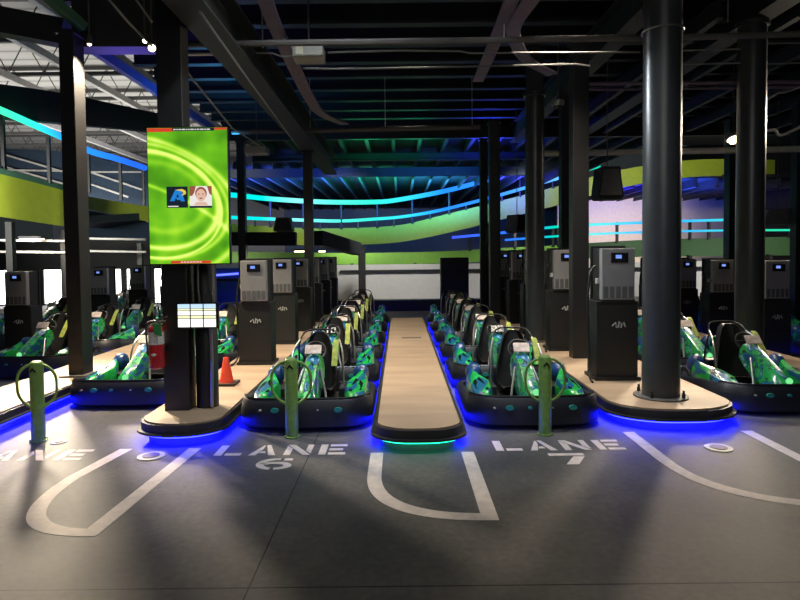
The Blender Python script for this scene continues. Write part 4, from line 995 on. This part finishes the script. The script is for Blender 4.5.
MB().box(-0.17, 0.17, -0.12, 0.16, -0.07, 0.07).build('housing', mat('beige_grey_housing', (0.30, 0.29, 0.25), 0.55), t, bevel=0.012)
MB().box(-0.13, -0.05, -0.13, -0.12, -0.04, 0.05).build('cover_plate', mat('yellowed_plate', (0.55, 0.52, 0.38), 0.5), t)
MB().tube([(0, 0, 0.06), (0, 0, CEIL-c.z)], 0.012, 6).build('hanging_stem', M['black'], t)
MB().lathe([(0.012, -0.02), (0.04, 0.0), (0.04, 0.04)], 12, org=(-0.28, 0, 0.13)).build('spot_head', M['speaker'], t, True)
MB().tube([(-0.28, 0, 0.16), (-0.17, 0, 0.05)], 0.01, 6).build('spot_arm', M['steel'], t)
c = at(257, 151, 10.61)
t = empty('wifi_box', c, 'flat pale box hung beside the deep girder above the cabinets', 'ceiling box')
MB().box(-0.19, 0.19, -0.15, 0.15, -0.06, 0.06).build('housing', M['cab_grey'], t, bevel=0.015); MB().tube([(0, 0, 0.05), (0, 0, 5.0-c.z)], 0.01, 6).build('stem', M['pipe'], t)
MB().tube(densify([[-0.15, 0, 0.06], [-0.08, 0, 0.14], [0.08, 0, 0.14], [0.15, 0, 0.06]], 4), 0.012, 6).build('bracket', M['steel'], t)
c = at(558, 104, 9.75)
t = empty('dome_camera', c, 'small dome camera under the ceiling between two columns', 'camera')
MB().lathe([(0.10, 0.05), (0.10, 0.0), (0.085, -0.03)], 20).build('housing', M['steel'], t, True); MB().lathe([(0.075, -0.02), (0.06, -0.06), (0.02, -0.085)], 18).build('dome', M['bezel'], t, True)
MB().tube([(0, 0, 0.04), (0, 0, 5.0-c.z)], 0.014, 6).build('stem', M['pipe'], t)

# ------------------------------------------------------------------ visible lamps
def spot_fixture(px, py, Y, power, target, label, r=0.05, zt=None):
    c = at(px, py, Y)
    t = empty('spot_lamp', c, label, 'lamp')
    d = (Vector(target)-c).normalized()
    q = Vector((0, 0, -1)).rotation_difference(d).to_euler()
    h = MB().lathe([(r*0.6, 0.10), (r, 0.06), (r, 0.0), (r*0.85, 0.0)], 16).build('housing', M['speaker'], t, True); h.rotation_euler = q
    g = MB().lathe([(r*0.8, -0.004), (r*0.8, 0.004)], 16).build('bulb_face', M['lampglow'], t); g.rotation_euler = q
    b = MB().lathe([(r*0.15, -0.75*r), (r*0.6, -0.5*r), (r*0.72, 0.0), (r*0.5, 0.3*r)], 16).build('bulb', M['lampglow'], t, True); b.rotation_euler = q
    MB().tube([(0, 0, 0.06), (0, 0, (zt or CEIL)-c.z)], 0.010, 6).build('stem', M['pipe'], t)
    if power: lamp('SPOT', c+d*(0.03+r), power, (1, 0.82, 0.58), 0.04, target, 110, 0.7, name='spot_light')
    return t
spot_fixture(152, 48, 6.6, 40, (-1.5, 5.0, 2.0), 'lower bright spot lamp of the pair beside the screen column head', 0.05)
spot_fixture(145, 41, 6.4, 0, (-2.5, 5.0, 2.0), 'upper spot lamp of the pair beside the screen column head', 0.03)
spot_fixture(89.5, 44, 7.36, 1300, (-3.88, 7.5, 1.2), 'spot lamp washing the face of the square walkway column', 0.03)
spot_fixture(733, 139, 10.6, 70, (6.3, 9.3, 0.8), 'warm glowing lamp between the two thick round columns', 0.12)
def tube_lamp(px, py, Y, w, power, label):
    c = at(px, py, Y); t = empty('ceiling_lamp', c, label, 'lamp')
    MB().box(-w/2, w/2, -0.09, 0.09, 0.03, 0.09).build('housing', M['speaker'], t); MB().box(-w/2+0.02, w/2-0.02, -0.075, 0.075, 0.0, 0.03).build('diffuser', M['lampglow'], t)
    lamp('AREA', c-Vector((0, 0, 0.02)), power, WARM, w, (c.x, c.y-0.2, 0), name='tube_light'); return t
tube_lamp(32, 240, 14.5, 0.55, 60, 'bright lamp under the lime ramp above the cabinets by the windows')
tube_lamp(300, 252, 17.6, 0.35, 40, 'bright lamp below the level black duct above the cabinets')
tube_lamp(322, 252, 18.0, 0.22, 25, 'smaller bright lamp beside the dark column above the cabinets')
for px0, px1, py, Y, lab in ((-20, 68, 240.5, 14.4, 'pale conduit under the lime ramp carrying the bright lamp'), (-20, 68, 252, 15.0, 'grey conduit lower down below the lime ramp'), (88, 146, 239, 15.2, 'pale conduit past the square walkway column'), (88, 146, 251.5, 16.0, 'grey conduit past the square walkway column, lower')):
    pipe_run([at(px0, py-0.5, Y), at(px1, py+0.5, Y)], 0.03, 'white_steel', lab, 'conduit', 'ceiling_conduit')
# posts that carry the low pipes and the ramp ends
for px, Y, yt in ((10, 13.2, 222), (64, 15.1, 230), (140, 18.2, 243)):
    a = at(px, yt, Y)
    o = MB().box(a.x-0.07, a.x+0.07, Y-0.07, Y+0.07, 0, a.z).build('ramp_post', M['black']); tag(o, 'black post carrying the lime ramp near the bright windows', 'post', 'posts under the lime ramp')
